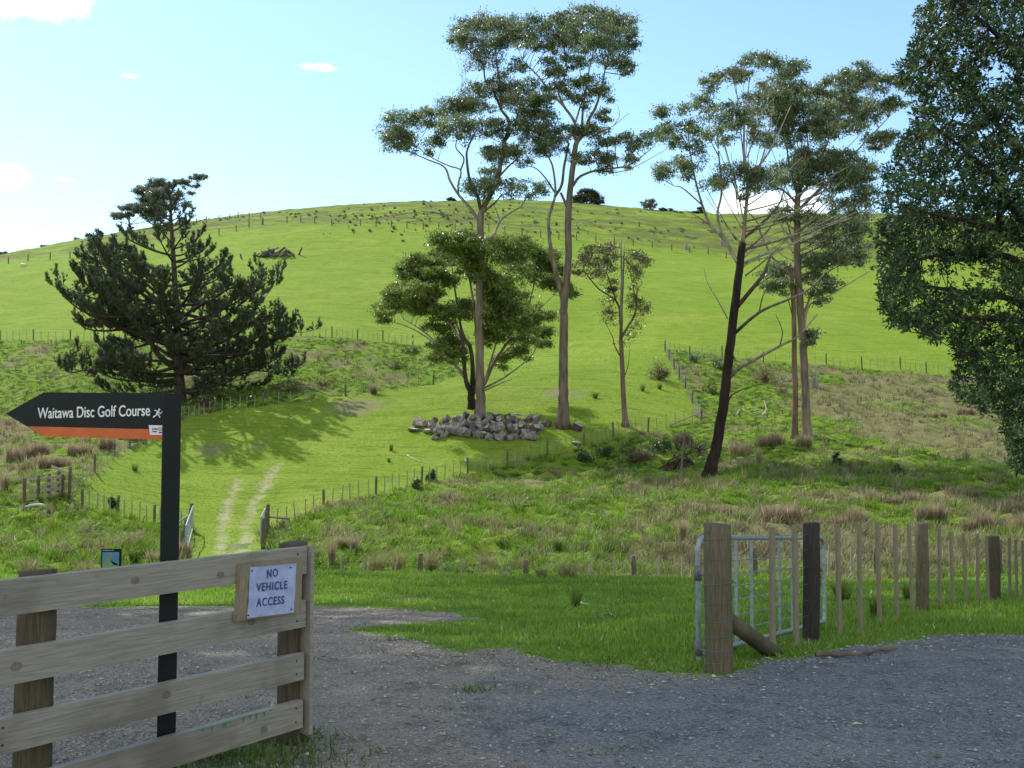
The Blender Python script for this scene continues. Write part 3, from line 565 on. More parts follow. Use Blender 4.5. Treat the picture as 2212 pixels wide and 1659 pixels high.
# bushy spreading tree behind
gum('spreading_tree', 'low broad domed tree with dark stems spreading behind the tall gum trunk', 'tree', 83, (1020, 903),
 [([(755, 1420), (752, 1330), (750, 1210)], 9, 7, DARK, 0), ([(747, 1245), (715, 1170), (700, 1020), (690, 900), (640, 760)], 6, 1.6, [DARK, GREY], -.2), ([(755, 1235), (760, 1100), (745, 950), (690, 850), (650, 620), (620, 400)], 6, 1.2, [DARK, PALE], .2),
  ([(760, 1235), (790, 1150), (780, 800), (740, 500), (700, 350)], 5, 1, [DARK, PALE], -.3), ([(765, 1240), (830, 1200), (900, 1050), (1000, 900), (1100, 750), (1160, 560), (1170, 430)], 5, .9, [BROWN, PALE], .25),
  ([(770, 1250), (840, 1215), (930, 1170), (1050, 1090), (1160, 990), (1190, 900)], 3, .8, [BROWN, PALE], -.3), ([(740, 1200), (690, 1130), (600, 1020), (480, 900), (330, 810), (220, 780)], 3.2, .8, PALE, -.25), ([(720, 1150), (560, 960), (430, 840), (300, 760)], 2.5, .8, PALE, .3),
  ([(680, 900), (540, 680), (430, 520)], 2.4, .8, PALE, .3), ([(830, 1200), (880, 1040), (950, 800), (1000, 600), (1010, 400)], 2.6, .8, PALE, -.4), ([(800, 1250), (860, 1225), (960, 1180), (1020, 1160)], 2.5, .8, (.25, .2, .15), -.5), ([(900, 1050), (1050, 900), (1200, 700), (1300, 600)], 1.8, .6, PALE, .4)],
 [(620, 260, 130, 70), (700, 330, 100, 60), (560, 350, 80, 60), (380, 400, 90, 60), (300, 470, 60, 50), (500, 480, 110, 50), (590, 520, 60, 40), (330, 560, 90, 50), (230, 620, 80, 60), (280, 680, 100, 50), (180, 700, 60, 50), (380, 640, 60, 50, .6), (450, 590, 80, 40, .5), (150, 740, 40, 30), (550, 720, 80, 50), (700, 680, 80, 60), (640, 740, 70, 40), (540, 830, 80, 45), (620, 930, 110, 60), (560, 990, 80, 50), (650, 1000, 60, 40), (740, 420, 60, 60),
  (920, 270, 90, 60), (1040, 290, 100, 60), (1160, 340, 100, 60), (1270, 360, 60, 60), (1300, 440, 50, 50), (1280, 540, 50, 50), (1230, 410, 50, 50), (1390, 560, 50, 40), (960, 390, 90, 60, .5), (1080, 450, 80, 60, .3), (880, 500, 60, 60), (900, 600, 70, 80), (930, 670, 60, 60), (880, 760, 70, 70), (1020, 720, 80, 50), (960, 820, 90, 60), (870, 860, 60, 60), (1060, 800, 80, 50), (1140, 820, 80, 60), (1240, 750, 60, 40), (1220, 870, 50, 60), (1100, 920, 90, 50), (1080, 990, 50, 40), (960, 1040, 50, 40), (1000, 880, 70, 50), (450, 420, 90, 60), (420, 560, 80, 50, .8), (300, 580, 80, 50), (520, 600, 70, 40, .6), (480, 690, 70, 40, .6), (1000, 560, 80, 60, .5), (1060, 640, 80, 60, .5), (1120, 700, 70, 50, .5), (780, 330, 80, 70), (820, 450, 60, 60), (1150, 480, 80, 60, .5)],
 T3, pal=PAL_BUSH, twigc=(.3, .27, .22), dens=1.5, subs=1.7)
# small broken topped tree
gum('broken_tree', 'small thin tree with a bare broken top and sparse olive foliage', 'tree', 80, (1351, 918),
 [([(1775, 1465), (1762, 1300), (1755, 1100), (1745, 900)], 6, 4.5, [(.22, .16, .12), BROWN], 0), ([(1745, 900), (1748, 700), (1750, 500), (1745, 230)], 4, 1.5, [BROWN, (.3, .28, .25)], 0), ([(1748, 700), (1760, 500), (1766, 265)], 2.6, 1.2, [BROWN, (.3, .28, .25)], .1),
  ([(1745, 820), (1720, 650), (1600, 560), (1530, 480), (1490, 430)], 2.6, .8, BROWN, .3), ([(1750, 880), (1790, 810), (1840, 720), (1850, 600), (1862, 545)], 3, 1, [BROWN, GREY], -.2), ([(1845, 650), (1825, 540), (1808, 465)], 1.6, .7, GREY, 0), ([(1735, 1000), (1700, 930), (1690, 880), (1650, 800)], 1.6, .5, BROWN, -.3), ([(1758, 1160), (1790, 1080), (1805, 960)], 1.2, .4, BROWN, .3), ([(1720, 660), (1660, 480), (1620, 380)], 1.8, .6, BROWN, -.3)],
 [(1570, 290, 40, 30), (1650, 310, 70, 40), (1500, 410, 70, 50), (1600, 400, 80, 50), (1540, 340, 40, 40), (1690, 350, 40, 50), (1810, 360, 50, 50), (1890, 390, 40, 40), (1620, 480, 60, 40, .7), (1690, 520, 50, 40), (1820, 450, 40, 40, .7), (1850, 560, 40, 50, .35), (1880, 660, 50, 50, .7), (1820, 640, 40, 40, .6), (1680, 640, 50, 60, .3), (1680, 740, 40, 50, .25), (1860, 760, 50, 50, .3), (1650, 730, 30, 30, .4), (1800, 900, 40, 60, .25)],
 T3, pal=[(.10, .085, .04), (.075, .07, .03), (.12, .11, .05)], dens=.8, leaf=(.2, .06))
# dark leaning tree
def fan(n, xs, ys, xe, ye, r, seed, bow=18):
    q = random.Random(seed); out = []
    for i in range(n):
        t = (i + q.random()) / n; a = (q.uniform(*xs), ys[0] + (ys[1] - ys[0]) * t); b = (xe[0] + (xe[1] - xe[0]) * q.random(), ye[0] + (ye[1] - ye[0]) * t + q.uniform(-25, 25))
        m = ((a[0] * .55 + b[0] * .45), a[1] * .55 + b[1] * .45 + q.uniform(.2, 1) * bow); out.append(([a, m, b], r * q.uniform(.7, 1.3), .5, q.choice((PALE, GREY, PALE)), q.uniform(-.5, .5)))
    return out
gum('dark_tree', 'leaning tree with a blackened trunk and pale wide forking limbs', 'tree', 60, (1535, 1035),
 [([(1530, 1038), (1540, 995), (1548, 960), (1562, 880), (1571, 800), (1583, 700), (1595, 600), (1604, 525)], 13, 8, [(.035, .022, .018), (.022, .018, .016)], 0),
  ([(1592, 566), (1565, 518), (1535, 488), (1517, 443), (1502, 389), (1490, 323), (1487, 290)], 4.5, 1, [PALE, GREY], .3), ([(1517, 443), (1475, 407), (1454, 401)], 1.8, .7, GREY, -.2), ([(1562, 512), (1550, 464), (1559, 413), (1553, 338), (1547, 269)], 3.4, 1, [PALE, GREY], -.3),
  ([(1604, 525), (1610, 467), (1616, 383), (1607, 329), (1610, 248), (1619, 173)], 5, 1, [(.2, .16, .13), PALE], 0), ([(1606, 515), (1655, 473), (1685, 437), (1700, 380)], 3.2, 1, [(.08, .06, .05), GREY], -.35), ([(1616, 383), (1655, 338), (1679, 293), (1709, 227)], 3, .8, PALE, .3), ([(1616, 400), (1640, 360), (1660, 290), (1672, 210)], 2.4, .8, PALE, -.3),
  ([(1602, 540), (1655, 527), (1730, 503), (1805, 479), (1850, 458)], 3.6, .9, [GREY, PALE], -.4), ([(1598, 572), (1643, 553), (1700, 533), (1775, 494), (1840, 470)], 3.6, .9, PALE, .35), ([(1588, 668), (1625, 624), (1652, 588), (1664, 552)], 5, 3, [DARK, GREY], -.2), ([(1625, 624), (1660, 600), (1700, 560)], 2, .8, GREY, .3),
  ([(1583, 724), (1640, 675), (1700, 648), (1745, 627), (1781, 591)], 4, 1.2, [DARK, PALE], -.3), ([(1640, 675), (1648, 640), (1665, 610)], 1.5, .6, DARK, 0), ([(1575, 815), (1600, 793), (1625, 780), (1685, 747), (1724, 726), (1766, 678)], 5, 1.5, [(.12, .1, .085), (.3, .26, .22)], -.3), ([(1685, 747), (1690, 715), (1676, 680)], 1.6, .7, GREY, -.2),
  ([(1569, 877), (1583, 852), (1625, 834), (1685, 823)], 2, .6, [DARK, GREY], -.4), ([(1572, 688), (1550, 648), (1529, 612), (1520, 577)], 1.7, .6, PALE, .1), ([(1535, 488), (1510, 470), (1478, 452)], 1.4, .5, GREY, .2), ([(1553, 338), (1535, 300), (1532, 240)], 1.4, .5, GREY, .2), ([(1490, 323), (1470, 290), (1432, 240)], 1.2, .4, GREY, .2), ([(1610, 248), (1590, 200), (1580, 140)], 1.2, .4, GREY, .2)] + fan(13, (1601, 1610), (430, 600), (1660, 1860), (330, 500), 1.9, 3) + fan(8, (1590, 1606), (400, 540), (1520, 1590), (260, 420), 1.6, 4, 8) + fan(7, (1606, 1616), (330, 450), (1580, 1700), (130, 280), 1.3, 5, 6),
 [(930, 150, 60, 40), (860, 170, 30, 30, .6), (1030, 160, 40, 30), (770, 270, 40, 40), (830, 280, 40, 40), (660, 290, 40, 30), (590, 330, 50, 40), (500, 450, 60, 30, .8), (270, 510, 40, 30, .6), (220, 540, 30, 40, .6), (400, 510, 30, 30, .5), (600, 530, 90, 50), (760, 510, 70, 40), (270, 670, 50, 50), (420, 640, 60, 40), (480, 700, 80, 60), (380, 750, 50, 40), (660, 690, 80, 50), (700, 620, 60, 40), (540, 830, 50, 50, .5), (380, 920, 100, 60), (290, 970, 50, 40), (460, 950, 60, 50),
  (870, 640, 80, 50), (900, 560, 60, 40), (880, 440, 50, 40), (950, 700, 60, 40), (800, 970, 110, 70), (600, 1060, 80, 40), (900, 1000, 80, 60), (1000, 1030, 80, 60), (700, 1030, 70, 40), (850, 1100, 60, 40, .5), (1020, 950, 80, 40), (1100, 210, 50, 40), (1240, 210, 60, 50), (1180, 240, 40, 30)], T4, fstem=lambda x, y: (x, y), dens=1.1, leaf=(.2, .065), subs=1.6, twigc=(.26, .22, .19))
# twin trunked tree
gum('twin_tree', 'pale gum with two close trunks, one reddish, standing in the tan grass', 'tree', 72, (1732, 947),
 [([(1744, 949), (1741, 900), (1740, 858), (1734, 738), (1728, 648), (1722, 558), (1722, 503), (1722, 437), (1727, 407)], 10, 6.2, [(.18, .145, .112), (.13, .102, .08)], 0),
  ([(1716, 949), (1717, 900), (1718, 858), (1716, 768), (1715, 678), (1712, 618), (1706, 573)], 6.8, 4.6, [(.14, .09, .064), (.15, .105, .08)], None), ([(1706, 575), (1690, 566), (1670, 558), (1643, 504), (1637, 482), (1600, 440)], 4, 1, [PALE, GREY], .2), ([(1712, 600), (1718, 545), (1700, 480), (1690, 430)], 3.5, 1, PALE, .3),
  ([(1722, 440), (1694, 413), (1655, 395)], 3, .9, GREY, -.3), ([(1727, 407), (1754, 368), (1781, 323), (1799, 278)], 4, 1, [(.13, .1, .08), GREY], .2), ([(1724, 455), (1760, 419), (1799, 383), (1865, 311), (1919, 254)], 4, 1, [GREY, PALE], -.3), ([(1725, 430), (1703, 347), (1700, 278)], 3, .9, (.12, .09, .07), .3), ([(1727, 407), (1745, 350), (1742, 270)], 3, .9, GREY, -.2), ([(1722, 500), (1770, 470), (1830, 440), (1880, 400)], 3, .8, PALE, .3), ([(1722, 545), (1780, 520), (1850, 500)], 2.6, .8, PALE, -.3),
  ([(1732, 690), (1760, 618), (1784, 591), (1820, 570)], 3, .9, PALE, .3), ([(1737, 705), (1748, 660), (1775, 648), (1835, 612), (1880, 585)], 2.6, .7, PALE, -.3), ([(1722, 520), (1690, 500), (1640, 520)], 2.4, .7, PALE, .4), ([(1737, 740), (1750, 725), (1752, 712)], 1, .5, GREY, 0), ([(1714, 690), (1706, 660), (1700, 640)], 1.6, .7, GREY, .2)] + fan(15, (1720, 1727), (410, 600), (1790, 1930), (290, 520), 2.0, 6) + fan(7, (1714, 1722), (430, 580), (1620, 1690), (330, 520), 1.8, 7) + fan(6, (1722, 1730), (350, 430), (1690, 1800), (190, 300), 1.5, 8, 6),
 [(1250, 420, 120, 60), (1500, 1180, 90, 50, .5), (1640, 1200, 90, 60, .6), (1740, 1120, 80, 60, .7), (1700, 1280, 80, 50, .6), (1540, 1250, 70, 40, .5), (1100, 320, 70, 50), (1020, 380, 80, 60), (1080, 450, 90, 70), (1200, 340, 60, 40), (1160, 520, 100, 60), (1030, 530, 80, 60), (1250, 560, 110, 60), (1130, 620, 90, 60), (1240, 660, 70, 50), (1380, 370, 60, 40), (1560, 320, 100, 60), (1680, 240, 90, 50), (1720, 330, 70, 70), (1870, 330, 80, 50), (1540, 430, 100, 50), (1640, 470, 110, 60), (1560, 540, 110, 60), (1680, 580, 90, 60), (1820, 510, 80, 50), (1920, 480, 60, 40), (1440, 520, 80, 60), (1420, 620, 100, 60), (1400, 690, 90, 50), (1540, 640, 90, 50), (1360, 650, 60, 60), (1000, 720, 60, 50, .6), (1100, 720, 60, 50, .6), (1180, 740, 50, 30, .6),
  (1300, 840, 100, 40), (1430, 830, 80, 40), (1240, 900, 100, 60), (1330, 960, 120, 70), (1220, 1010, 110, 60), (1450, 930, 110, 60), (1560, 860, 90, 50), (1540, 980, 110, 60), (1640, 1040, 110, 60), (1620, 900, 80, 60), (1720, 960, 80, 60), (1780, 740, 80, 50), (1880, 720, 60, 40), (1300, 1060, 90, 40, .6), (1440, 1060, 80, 40, .6), (1080, 1250, 60, 40), (1170, 1260, 60, 40), (1300, 1290, 80, 50, .6), (1420, 1360, 80, 60, .7), (1560, 1350, 110, 50), (1650, 1400, 80, 60), (1420, 1470, 120, 50), (1560, 1480, 110, 50), (1620, 1570, 80, 50), (1350, 1600, 90, 50, .7), (1450, 1600, 110, 50),
  (1080, 1702, 90, 70), (1130, 1780, 80, 50), (1050, 1800, 60, 40), (1340, 1620, 100, 60), (1500, 1600, 90, 50), (1630, 1600, 60, 40), (1430, 1722, 70, 40), (1480, 1772, 60, 40), (1370, 1842, 60, 50, .7), (1340, 2152, 50, 40), (1310, 2142, 30, 30), (1280, 1732, 40, 40)], T4, fstem=lambda x, y: (x, y), dens=1.15, leaf=(.22, .075), subs=1.7, twigc=(.3, .26, .22))
# skyline trees
def sky_tree(name, label, d, base, top, clumps, pal, group='trees along the skyline', nst=3, dens=.9):
    st = [([base, ((base[0] + top[0]) / 2, (base[1] + top[1]) / 2), top], 2.2, .7, GREY, 0)] + [([((base[0] * .6 + top[0] * .4), (base[1] * .6 + top[1] * .4)), (c[0], c[1] + c[3])], 1.1, .5, GREY, .2) for c in clumps[:nst]]
    return gum(name, label, 'tree', d, base, st, clumps, pal=pal, group=group, dens=dens, leaf=(.42, .17), subs=.6)
PAL_SKY = [(.14, .17, .12), (.17, .20, .14), (.12, .15, .11)]
Z1 = lambda *c: [(.325 * x, 331.8 + .325 * y, .325 * a, .325 * b) for x, y, a, b in c]
sky_tree('gum_tree', 'tall distant gum with an open crown on the ridge behind the pine', 252, (345, 498), (352, 405), Z1((1050, 220, 80, 45), (960, 270, 60, 55), (1060, 300, 70, 60), (1220, 200, 55, 30), (1320, 165, 50, 28), (1305, 220, 25, 20), (1280, 270, 25, 18), (1000, 330, 60, 40), (1180, 280, 40, 30)), PAL_SKY, nst=7)
sky_tree('gum_tree', 'lower flat topped distant gum left of the pine top on the ridge', 250, (287, 505), (270, 455), Z1((860, 370, 60, 28), (780, 420, 50, 28), (940, 370, 60, 40), (1000, 400, 80, 50), (850, 420, 40, 25), (1250, 350, 30, 30)), PAL_SKY, nst=5)
sky_tree('dome_tree', 'rounded dense tree on the skyline right of the forked gum trunk', 262, (1268, 450), (1268, 420), [(1258, 432, 16, 11), (1278, 430, 18, 12), (1268, 420, 18, 10), (1290, 438, 12, 7), (1250, 440, 12, 7)], [(.045, .055, .03), (.06, .065, .035)], dens=1.4)
sky_tree('gum_tree', 'small airy distant gum on the right skyline, tallest of three', 256, (1405, 462), (1405, 440), [(1402, 438, 13, 8), (1412, 446, 10, 6), (1396, 448, 8, 5)], PAL_SKY)
sky_tree('gum_tree', 'small thin distant tree with brownish crown on the right skyline', 256, (1442, 466), (1440, 455), [(1436, 454, 10, 5), (1447, 456, 9, 5)], [(.08, .075, .05), (.065, .065, .045)])
sky_tree('round_tree', 'low round dark tree at the end of the three on the right skyline', 254, (1464, 468), (1463, 460), [(1462, 460, 9, 5), (1470, 463, 6, 4)], PAL_SKY, dens=1.3)
sky_tree('dark_conifer', 'dark low tree on the skyline left of the leaning tree limbs', 256, (1511, 470), (1512, 450), [(1506, 461, 12, 6), (1520, 463, 10, 5), (1512, 452, 6, 5)], [(.03, .04, .022), (.04, .05, .025)], dens=1.6)
for px, py, rx, ry, lb in [(97, 533, 11, 4, 'low dark bush on the left skyline nearest the picture edge but one'), (193, 509, 14, 5, 'longest dark bush on the left skyline near the pine'), (217, 506, 6, 7, 'tall narrow dark bush on the left skyline beside the longest one'), (9, 550, 10, 6, 'greyish tree top showing over the skyline at the far left'), (168, 518, 5, 4, 'tiny dark shrub on the left skyline between two bushes'), (975, 433, 9, 5, 'distant thin trees showing over the crest beside the tall gum')]:
    yb = {97: 535, 193: 515, 217: 511, 9: 552, 168: 520, 975: 437}[px]
    sky_tree('skyline_bush', lb, 251, (px, yb), (px, py), [(px - rx * .3, py, rx * .7, ry), (px + rx * .4, py + 1, rx * .6, ry * .8)], [(.04, .05, .025), (.055, .065, .035)], group='bushes along the skyline', nst=1, dens=1.3)

# pine: whorled limbs, upswept tips and needle tufts
def needles(acc, c, dirs, L, n, pal):
    m = len(c); d = np.repeat(dirs, n, 0) * .95 + rng.normal(0, .5, (m * n, 3)); d /= np.linalg.norm(d, axis=1)[:, None]
    s = np.cross(d, rng.normal(0, 1, d.shape)); s /= np.linalg.norm(s, axis=1)[:, None] + 1e-9
    b = np.repeat(c, n, 0); l = L * rng.uniform(.7, 1.3, (m * n, 1)); w = .026
    v = np.stack([b - s * w, b + s * w, b + d * l], 1).reshape(-1, 3); pal = np.asarray(pal)
    col = np.repeat(pal[rng.integers(0, len(pal), m)] * rng.uniform(.7, 1.3, (m, 1)), n, 0)
    acc.add(v, np.arange(3 * m * n).reshape(-1, 3), np.repeat(col, 3, 0))
def pine(d=92):
    s0 = d / F; b3 = at(388, 880, d); gz = hz(b3[0], b3[1]); off = np.array((b3[0], b3[1], gz))
    root = thing('pine_tree', 'big dark pine tree with low spreading limbs at the left', 'tree', off)
    ac, an = Acc(), Acc(); BK = (.075, .062, .052)
    TP = smooth_path([at(x, y, d) for x, y in [(390, 888), (389, 850), (386, 800), (384, 740), (380, 660), (376, 580), (371, 500), (368, 440), (366, 402)]], 6)
    TP[0, 2] = gz - .2; tz = TP[:, 2]
    ac.tube(TP - off, np.interp(np.linspace(0, 1, len(TP)), [0, .08, .3, 1], [.72, .55, .38, .04]), 12, BK)
    prof = [(402, 4, 4), (415, 14, 14), (440, 26, 26), (462, 50, 40), (487, 78, 62), (513, 112, 92), (545, 165, 112), (590, 235, 150), (625, 252, 200), (655, 255, 215), (690, 232, 228), (712, 205, 245), (738, 190, 268), (775, 200, 258), (803, 222, 240), (830, 185, 200), (850, 140, 150)]
    py_, lf, rt = (np.array(v, float) for v in zip(*prof))
    PAL = [(.06, .095, .058), (.08, .12, .066), (.105, .145, .075), (.045, .072, .05), (.11, .10, .05)]
    def branch(st, end, r0, rise):
        L = np.linalg.norm(end - st); m1 = st + (end - st) * .4 + np.array((0, 0, -.06 * L)); m2 = st + (end - st) * .8 + np.array((0, 0, -.06 * L)); e2 = end + (end - st) * .05 + np.array((0, 0, .05 * L + .25))
        P = smooth_path([st, m1, m2, end, e2], 5); end = e2; ac.tube(P - off, np.linspace(r0, .015, len(P)), 6, BK, cap=False)
        out = (end - st) / L; side = np.cross(out, (0, 0, 1)); side /= np.linalg.norm(side) + 1e-9
        nt = max(5, int(L * 3.4)); tufts, dirs = [], []
        for q in range(nt):
            t = .30 + .70 * (q + rng.random()) / nt; p = P[min(len(P) - 1, int(t * (len(P) - 1)))]
            bl = (.35 + .24 * L * (1.12 - t)) * rng.uniform(.6, 1.25); sd = side * rng.choice((-1, 1)) * rng.uniform(.3, .9) + out * rng.uniform(.2, .8) + np.array((0, 0, rng.uniform(.05, 1.0) + .35 * t))
            sd /= np.linalg.norm(sd); e = p + sd * bl; mid = p + sd * bl * .5 - np.array((0, 0, .07 * bl))
            ac.tube(np.array([p, mid, e]) - off, (.022, .014, .006), 4, BK, cap=False)
            k_ = max(3, int(bl * 10)); tt = np.linspace(.25, 1, k_)
            pts = p + (e - p) * tt[:, None] + rng.normal(0, .07, (k_, 3)); tufts.append(pts)
            dirs.append(np.repeat([sd * .6 + np.array((0, 0, .8))], k_, 0))
        tip = end + np.c_[np.zeros(4), np.zeros(4), np.linspace(-.2, .4, 4)]; tufts.append(tip); dirs.append(np.repeat([(out * .2 + np.array((0, 0, 1)))], 4, 0))
        needles(an, np.concatenate(tufts) - off, np.concatenate(dirs), .27, 15, PAL)
    nb = 88
    for i in range(nb):
        f = ((i + rng.random()) / nb) ** .94; pyE = 408 + f * 440; az = i * 2.39996 + rng.normal(0, .25)
        ca, sa = math.cos(az), math.sin(az); l_, r_ = np.interp(pyE, py_, lf), np.interp(pyE, py_, rt)
        Rr = ((r_ if ca > 0 else l_) * abs(ca) + .5 * (l_ + r_) * (1 - abs(ca))) * s0 * rng.uniform(.64, 1.0)
        xc = np.interp(pyE, [400, 880], [367, 389]); c3 = at(xc, pyE, d); end = c3 + np.array((ca * Rr, sa * Rr, rng.uniform(-.2, .3)))
        if f > .62: drop = Rr * rng.uniform(-.12, .28)
        else: drop = Rr * rng.uniform(.25, .42) + .3
        zs = np.clip(end[2] - drop, gz + 1.3, tz[-1] - .3); ti = int(np.argmin(abs(tz - zs)))
        branch(TP[ti], end, .05 + .016 * Rr, .25 * Rr)
    for pts, r0 in [([(386, 800), (345, 770), (318, 725), (292, 690), (240, 660), (150, 625)], .3), ([(386, 780), (330, 745), (270, 715), (190, 690)], .2), ([(385, 770), (430, 735), (480, 690), (540, 640), (590, 600)], .24), ([(386, 785), (440, 765), (520, 745), (620, 728), (640, 718)], .22), ([(386, 800), (450, 795), (540, 800), (610, 805)], .16), ([(384, 700), (330, 640), (250, 590), (190, 550)], .2), ([(386, 790), (350, 730), (310, 660), (230, 600), (215, 560)], .22), ([(387, 810), (300, 815), (200, 800), (152, 806)], .14), ([(384, 690), (450, 650), (520, 620), (575, 690)], .16)]:
        lean = rng.uniform(-.45, .45); P = np.array(pts, float); L = np.r_[0, np.cumsum(np.hypot(*np.diff(P, axis=0).T))]
        Q = smooth_path([at(p[0], p[1], d + lean * l * s0) for p, l in zip(P, L)], 5); ac.tube(Q - off, np.linspace(r0, .03, len(Q)), 7, BK, cap=False)
        for j in range(len(Q) // 4, len(Q), 1):
            for _ in range(3 if j > len(Q) * .5 else 1):
                v = rng.normal(0, 1, 3) * (.9, .9, .45) + (0, 0, .35); v /= np.linalg.norm(v); branch(Q[j], Q[j] + v * rng.uniform(.9, 2.1), .03, .3)
    ac.build('trunk', M['bark'], root, smooth=True); an.build('crown', M['needle'], root)
pine()

# near broadleaf tree at the right edge
def near_tree(d=17.0):
    s0 = d / F; b = at(2330, 1330, d); gz = hz(b[0], b[1]); off = np.array((b[0], b[1], gz)); BK = (.05, .042, .035)
    root = thing('broadleaf_tree', 'near dark glossy broadleaf tree filling the right edge', 'tree', off)
    ac, al = Acc(), Acc(); Y = lambda px, py, o=0: at(px, py, d + o)
    ac.tube(smooth_path([b - (0, 0, b[2] - gz + .2), Y(2325, 1000), Y(2310, 700), Y(2295, 400), Y(2290, 100), Y(2300, -200)], 5) - off, np.linspace(.24, .07, 26), 12, BK)
    limbs = [[(2312, 720), (2203, 572), (2140, 552), (2076, 545), (1990, 560), (1925, 590)], [(2310, 760), (2200, 655), (2120, 638), (2000, 621), (1930, 640)], [(2300, 560), (2200, 470), (2163, 400), (2090, 330), (1990, 250)], [(2296, 420), (2180, 300), (2080, 180), (1985, 120)], [(2290, 200), (2160, 80), (2040, -20)], [(2315, 800), (2230, 740), (2150, 735), (2070, 760)], [(2320, 900), (2230, 850), (2150, 850), (2100, 870)], [(2320, 920), (2260, 960), (2205, 1000), (2195, 1030)], [(2163, 500), (2160, 430), (2165, 330), (2150, 220)], [(2295, 400), (2240, 250), (2230, 60), (2200, -60)], [(2300, 500), (2220, 520), (2100, 480), (1960, 450)], [(2312, 720), (2180, 690), (2060, 690), (1985, 720)]]
    SK = []
    for L_ in limbs:
        lean = rng.uniform(-.9, .5); P = np.array(L_, float); l = np.r_[0, np.cumsum(np.hypot(*np.diff(P, axis=0).T))]
        Q = smooth_path([Y(p[0], p[1], lean * q * s0) for p, q in zip(P, l)], 5); ac.tube(Q - off, np.linspace(.07, .012, len(Q)), 6, BK, cap=False); SK.append(Q[3:])
    SK = np.concatenate(SK)
    edge = np.array([(1995, -60), (1985, 20), (1968, 75), (1952, 120), (1932, 165), (1962, 212), (1945, 300), (1910, 367), (1900, 430), (1888, 520), (1893, 560), (1890, 632), (1912, 700), (1985, 728), (2045, 745), (2068, 790), (2045, 826), (2075, 870), (2105, 880), (2150, 905), (2172, 960), (2182, 1000), (2195, 1030), (2260, 1040), (2400, 1020), (2800, 950), (2800, -400), (2020, -400)], float)
    N_ = 24000; cx = rng.uniform(1885, 2800, N_); cy = rng.uniform(-400, 1045, N_)
    ok = sdist(cx, cy, edge) > 2 + 46 * (fbm(cx / 38, cy / 30, 2, 4) - .42) * (fbm(cx / 38, cy / 30, 2, 4) > .42); ok &= (fbm(cx / 55, cy / 55, 3, 8) + .12 * (cx > 2100) < .80) | (cx < 1960) & (rng.random(N_) < .6) | (rng.random(N_) < .12)
    ok &= ~((np.hypot((cx - 2075) / 90, (cy - 600) / 32) < 1) & (rng.random(N_) < .85)) & ((cx < 2260) | (rng.random(N_) < .5))
    cx, cy = cx[ok], cy[ok]
    dep = rng.normal(0, .75, len(cx)) - .3
    PALN = np.array([(.024, .058, .022), (.038, .078, .024), (.055, .098, .028), (.018, .044, .02), (.07, .105, .035)])
    cents = np.array([Y(a, b_, o) for a, b_, o in zip(cx, cy, dep)])
    lv = []
    for p in cents:
        i = int(np.argmin(((SK - p) ** 2).sum(1))); q = SK[i]
        if np.linalg.norm(p - q) < .55 and rng.random() < .4: ac.tube(np.array([q, (p + q) / 2 + rng.normal(0, .04, 3) - (0, 0, .03), p]) - off, (.008, .006, .003), 4, BK, cap=False)
    n = len(cents); m = 12; ax = rng.normal(0, 1, (n, 3)) * .8 + (-.25, -.2, .25); ax /= np.linalg.norm(ax, axis=1)[:, None]
    dd = np.repeat(ax, m, 0) * .55 + rng.normal(0, .7, (n * m, 3)); dd /= np.linalg.norm(dd, axis=1)[:, None]
    L = .086 * rng.uniform(.65, 1.3, (n * m, 1)); wv = L * .36; base = np.repeat(cents, m, 0) - off + np.repeat(ax, m, 0) * rng.uniform(-.06, .06, (n * m, 1)) + rng.normal(0, .022, (n * m, 3))
    s = np.cross(dd, rng.normal(0, 1, dd.shape)); s /= np.linalg.norm(s, axis=1)[:, None]; nn = np.cross(s, dd)
    v = np.stack([base, base + dd * L * .45 + s * wv * .5 + nn * L * .06, base + dd * L, base + dd * L * .45 - s * wv * .5 + nn * L * .06], 1).reshape(-1, 3)
    col = PALN[rng.integers(0, 5, n * m)] * rng.uniform(.7, 1.3, (n * m, 1)) * np.repeat(rng.uniform(.6, 1.7, (n, 1)) * (.7 + .8 * fbm(cx / 45, cy / 45, 2, 17)[:, None]), m, 0); yl = rng.random(n * m) < .004; col[yl] = (.3, .16, .03)
    al.add(v, np.arange(4 * n * m).reshape(-1, 4), np.repeat(col, 4, 0))
    ac.build('trunk', M['bark'], root, smooth=True); al.build('crown', M['gloss_leaf'], root)
near_tree()

# unseen trees added beyond the left edge to shade gravel, lawn and fences
def shade_tree(base, cent, rad, label, seed, n=9000):
    gz = hz(*base); off = np.array((base[0], base[1], gz)); root = thing('shade_tree', label, 'tree', off, group='unseen trees added to shade the foreground')
    ac, al = Acc(), Acc(); c = np.array(cent, float)
    ac.tube(smooth_path([(0, 0, -.2), (0, 0, 5), (-.3, 0, (c - off)[2] * .82), (c - off) - (0, 0, rad[2] * .1)], 6), np.linspace(.5, .16, 19), 12, (.1, .08, .06))
    a = rng.normal(0, 1, (150, 3)); a /= np.linalg.norm(a, axis=1)[:, None]; a *= rng.random((150, 1)) ** .33; S = c + a * np.array(rad)
    for p in S[:60]: ac.tube(smooth_path([c - off - (0, 0, rad[2] * .35), (c - off) * .4 + (p - off) * .6 - (0, 0, .6), p - off], 4), np.linspace(.12, .02, 9), 5, (.1, .08, .06), cap=False)
    lc = (S[:, None] + rng.normal(0, .75, (150, n // 150, 3))).reshape(-1, 3); lc = lc[(lc[:, 2] > EYE + .43 * lc[:, 1] + .6) | (lc[:, 0] < -.5 * lc[:, 1] - .6)]; leaf_quads(al, lc - off, .5, .3, PAL_BUSH)
    ac.build('trunk', M['bark'], root, smooth=True); al.build('crown', M['leaf'], root)
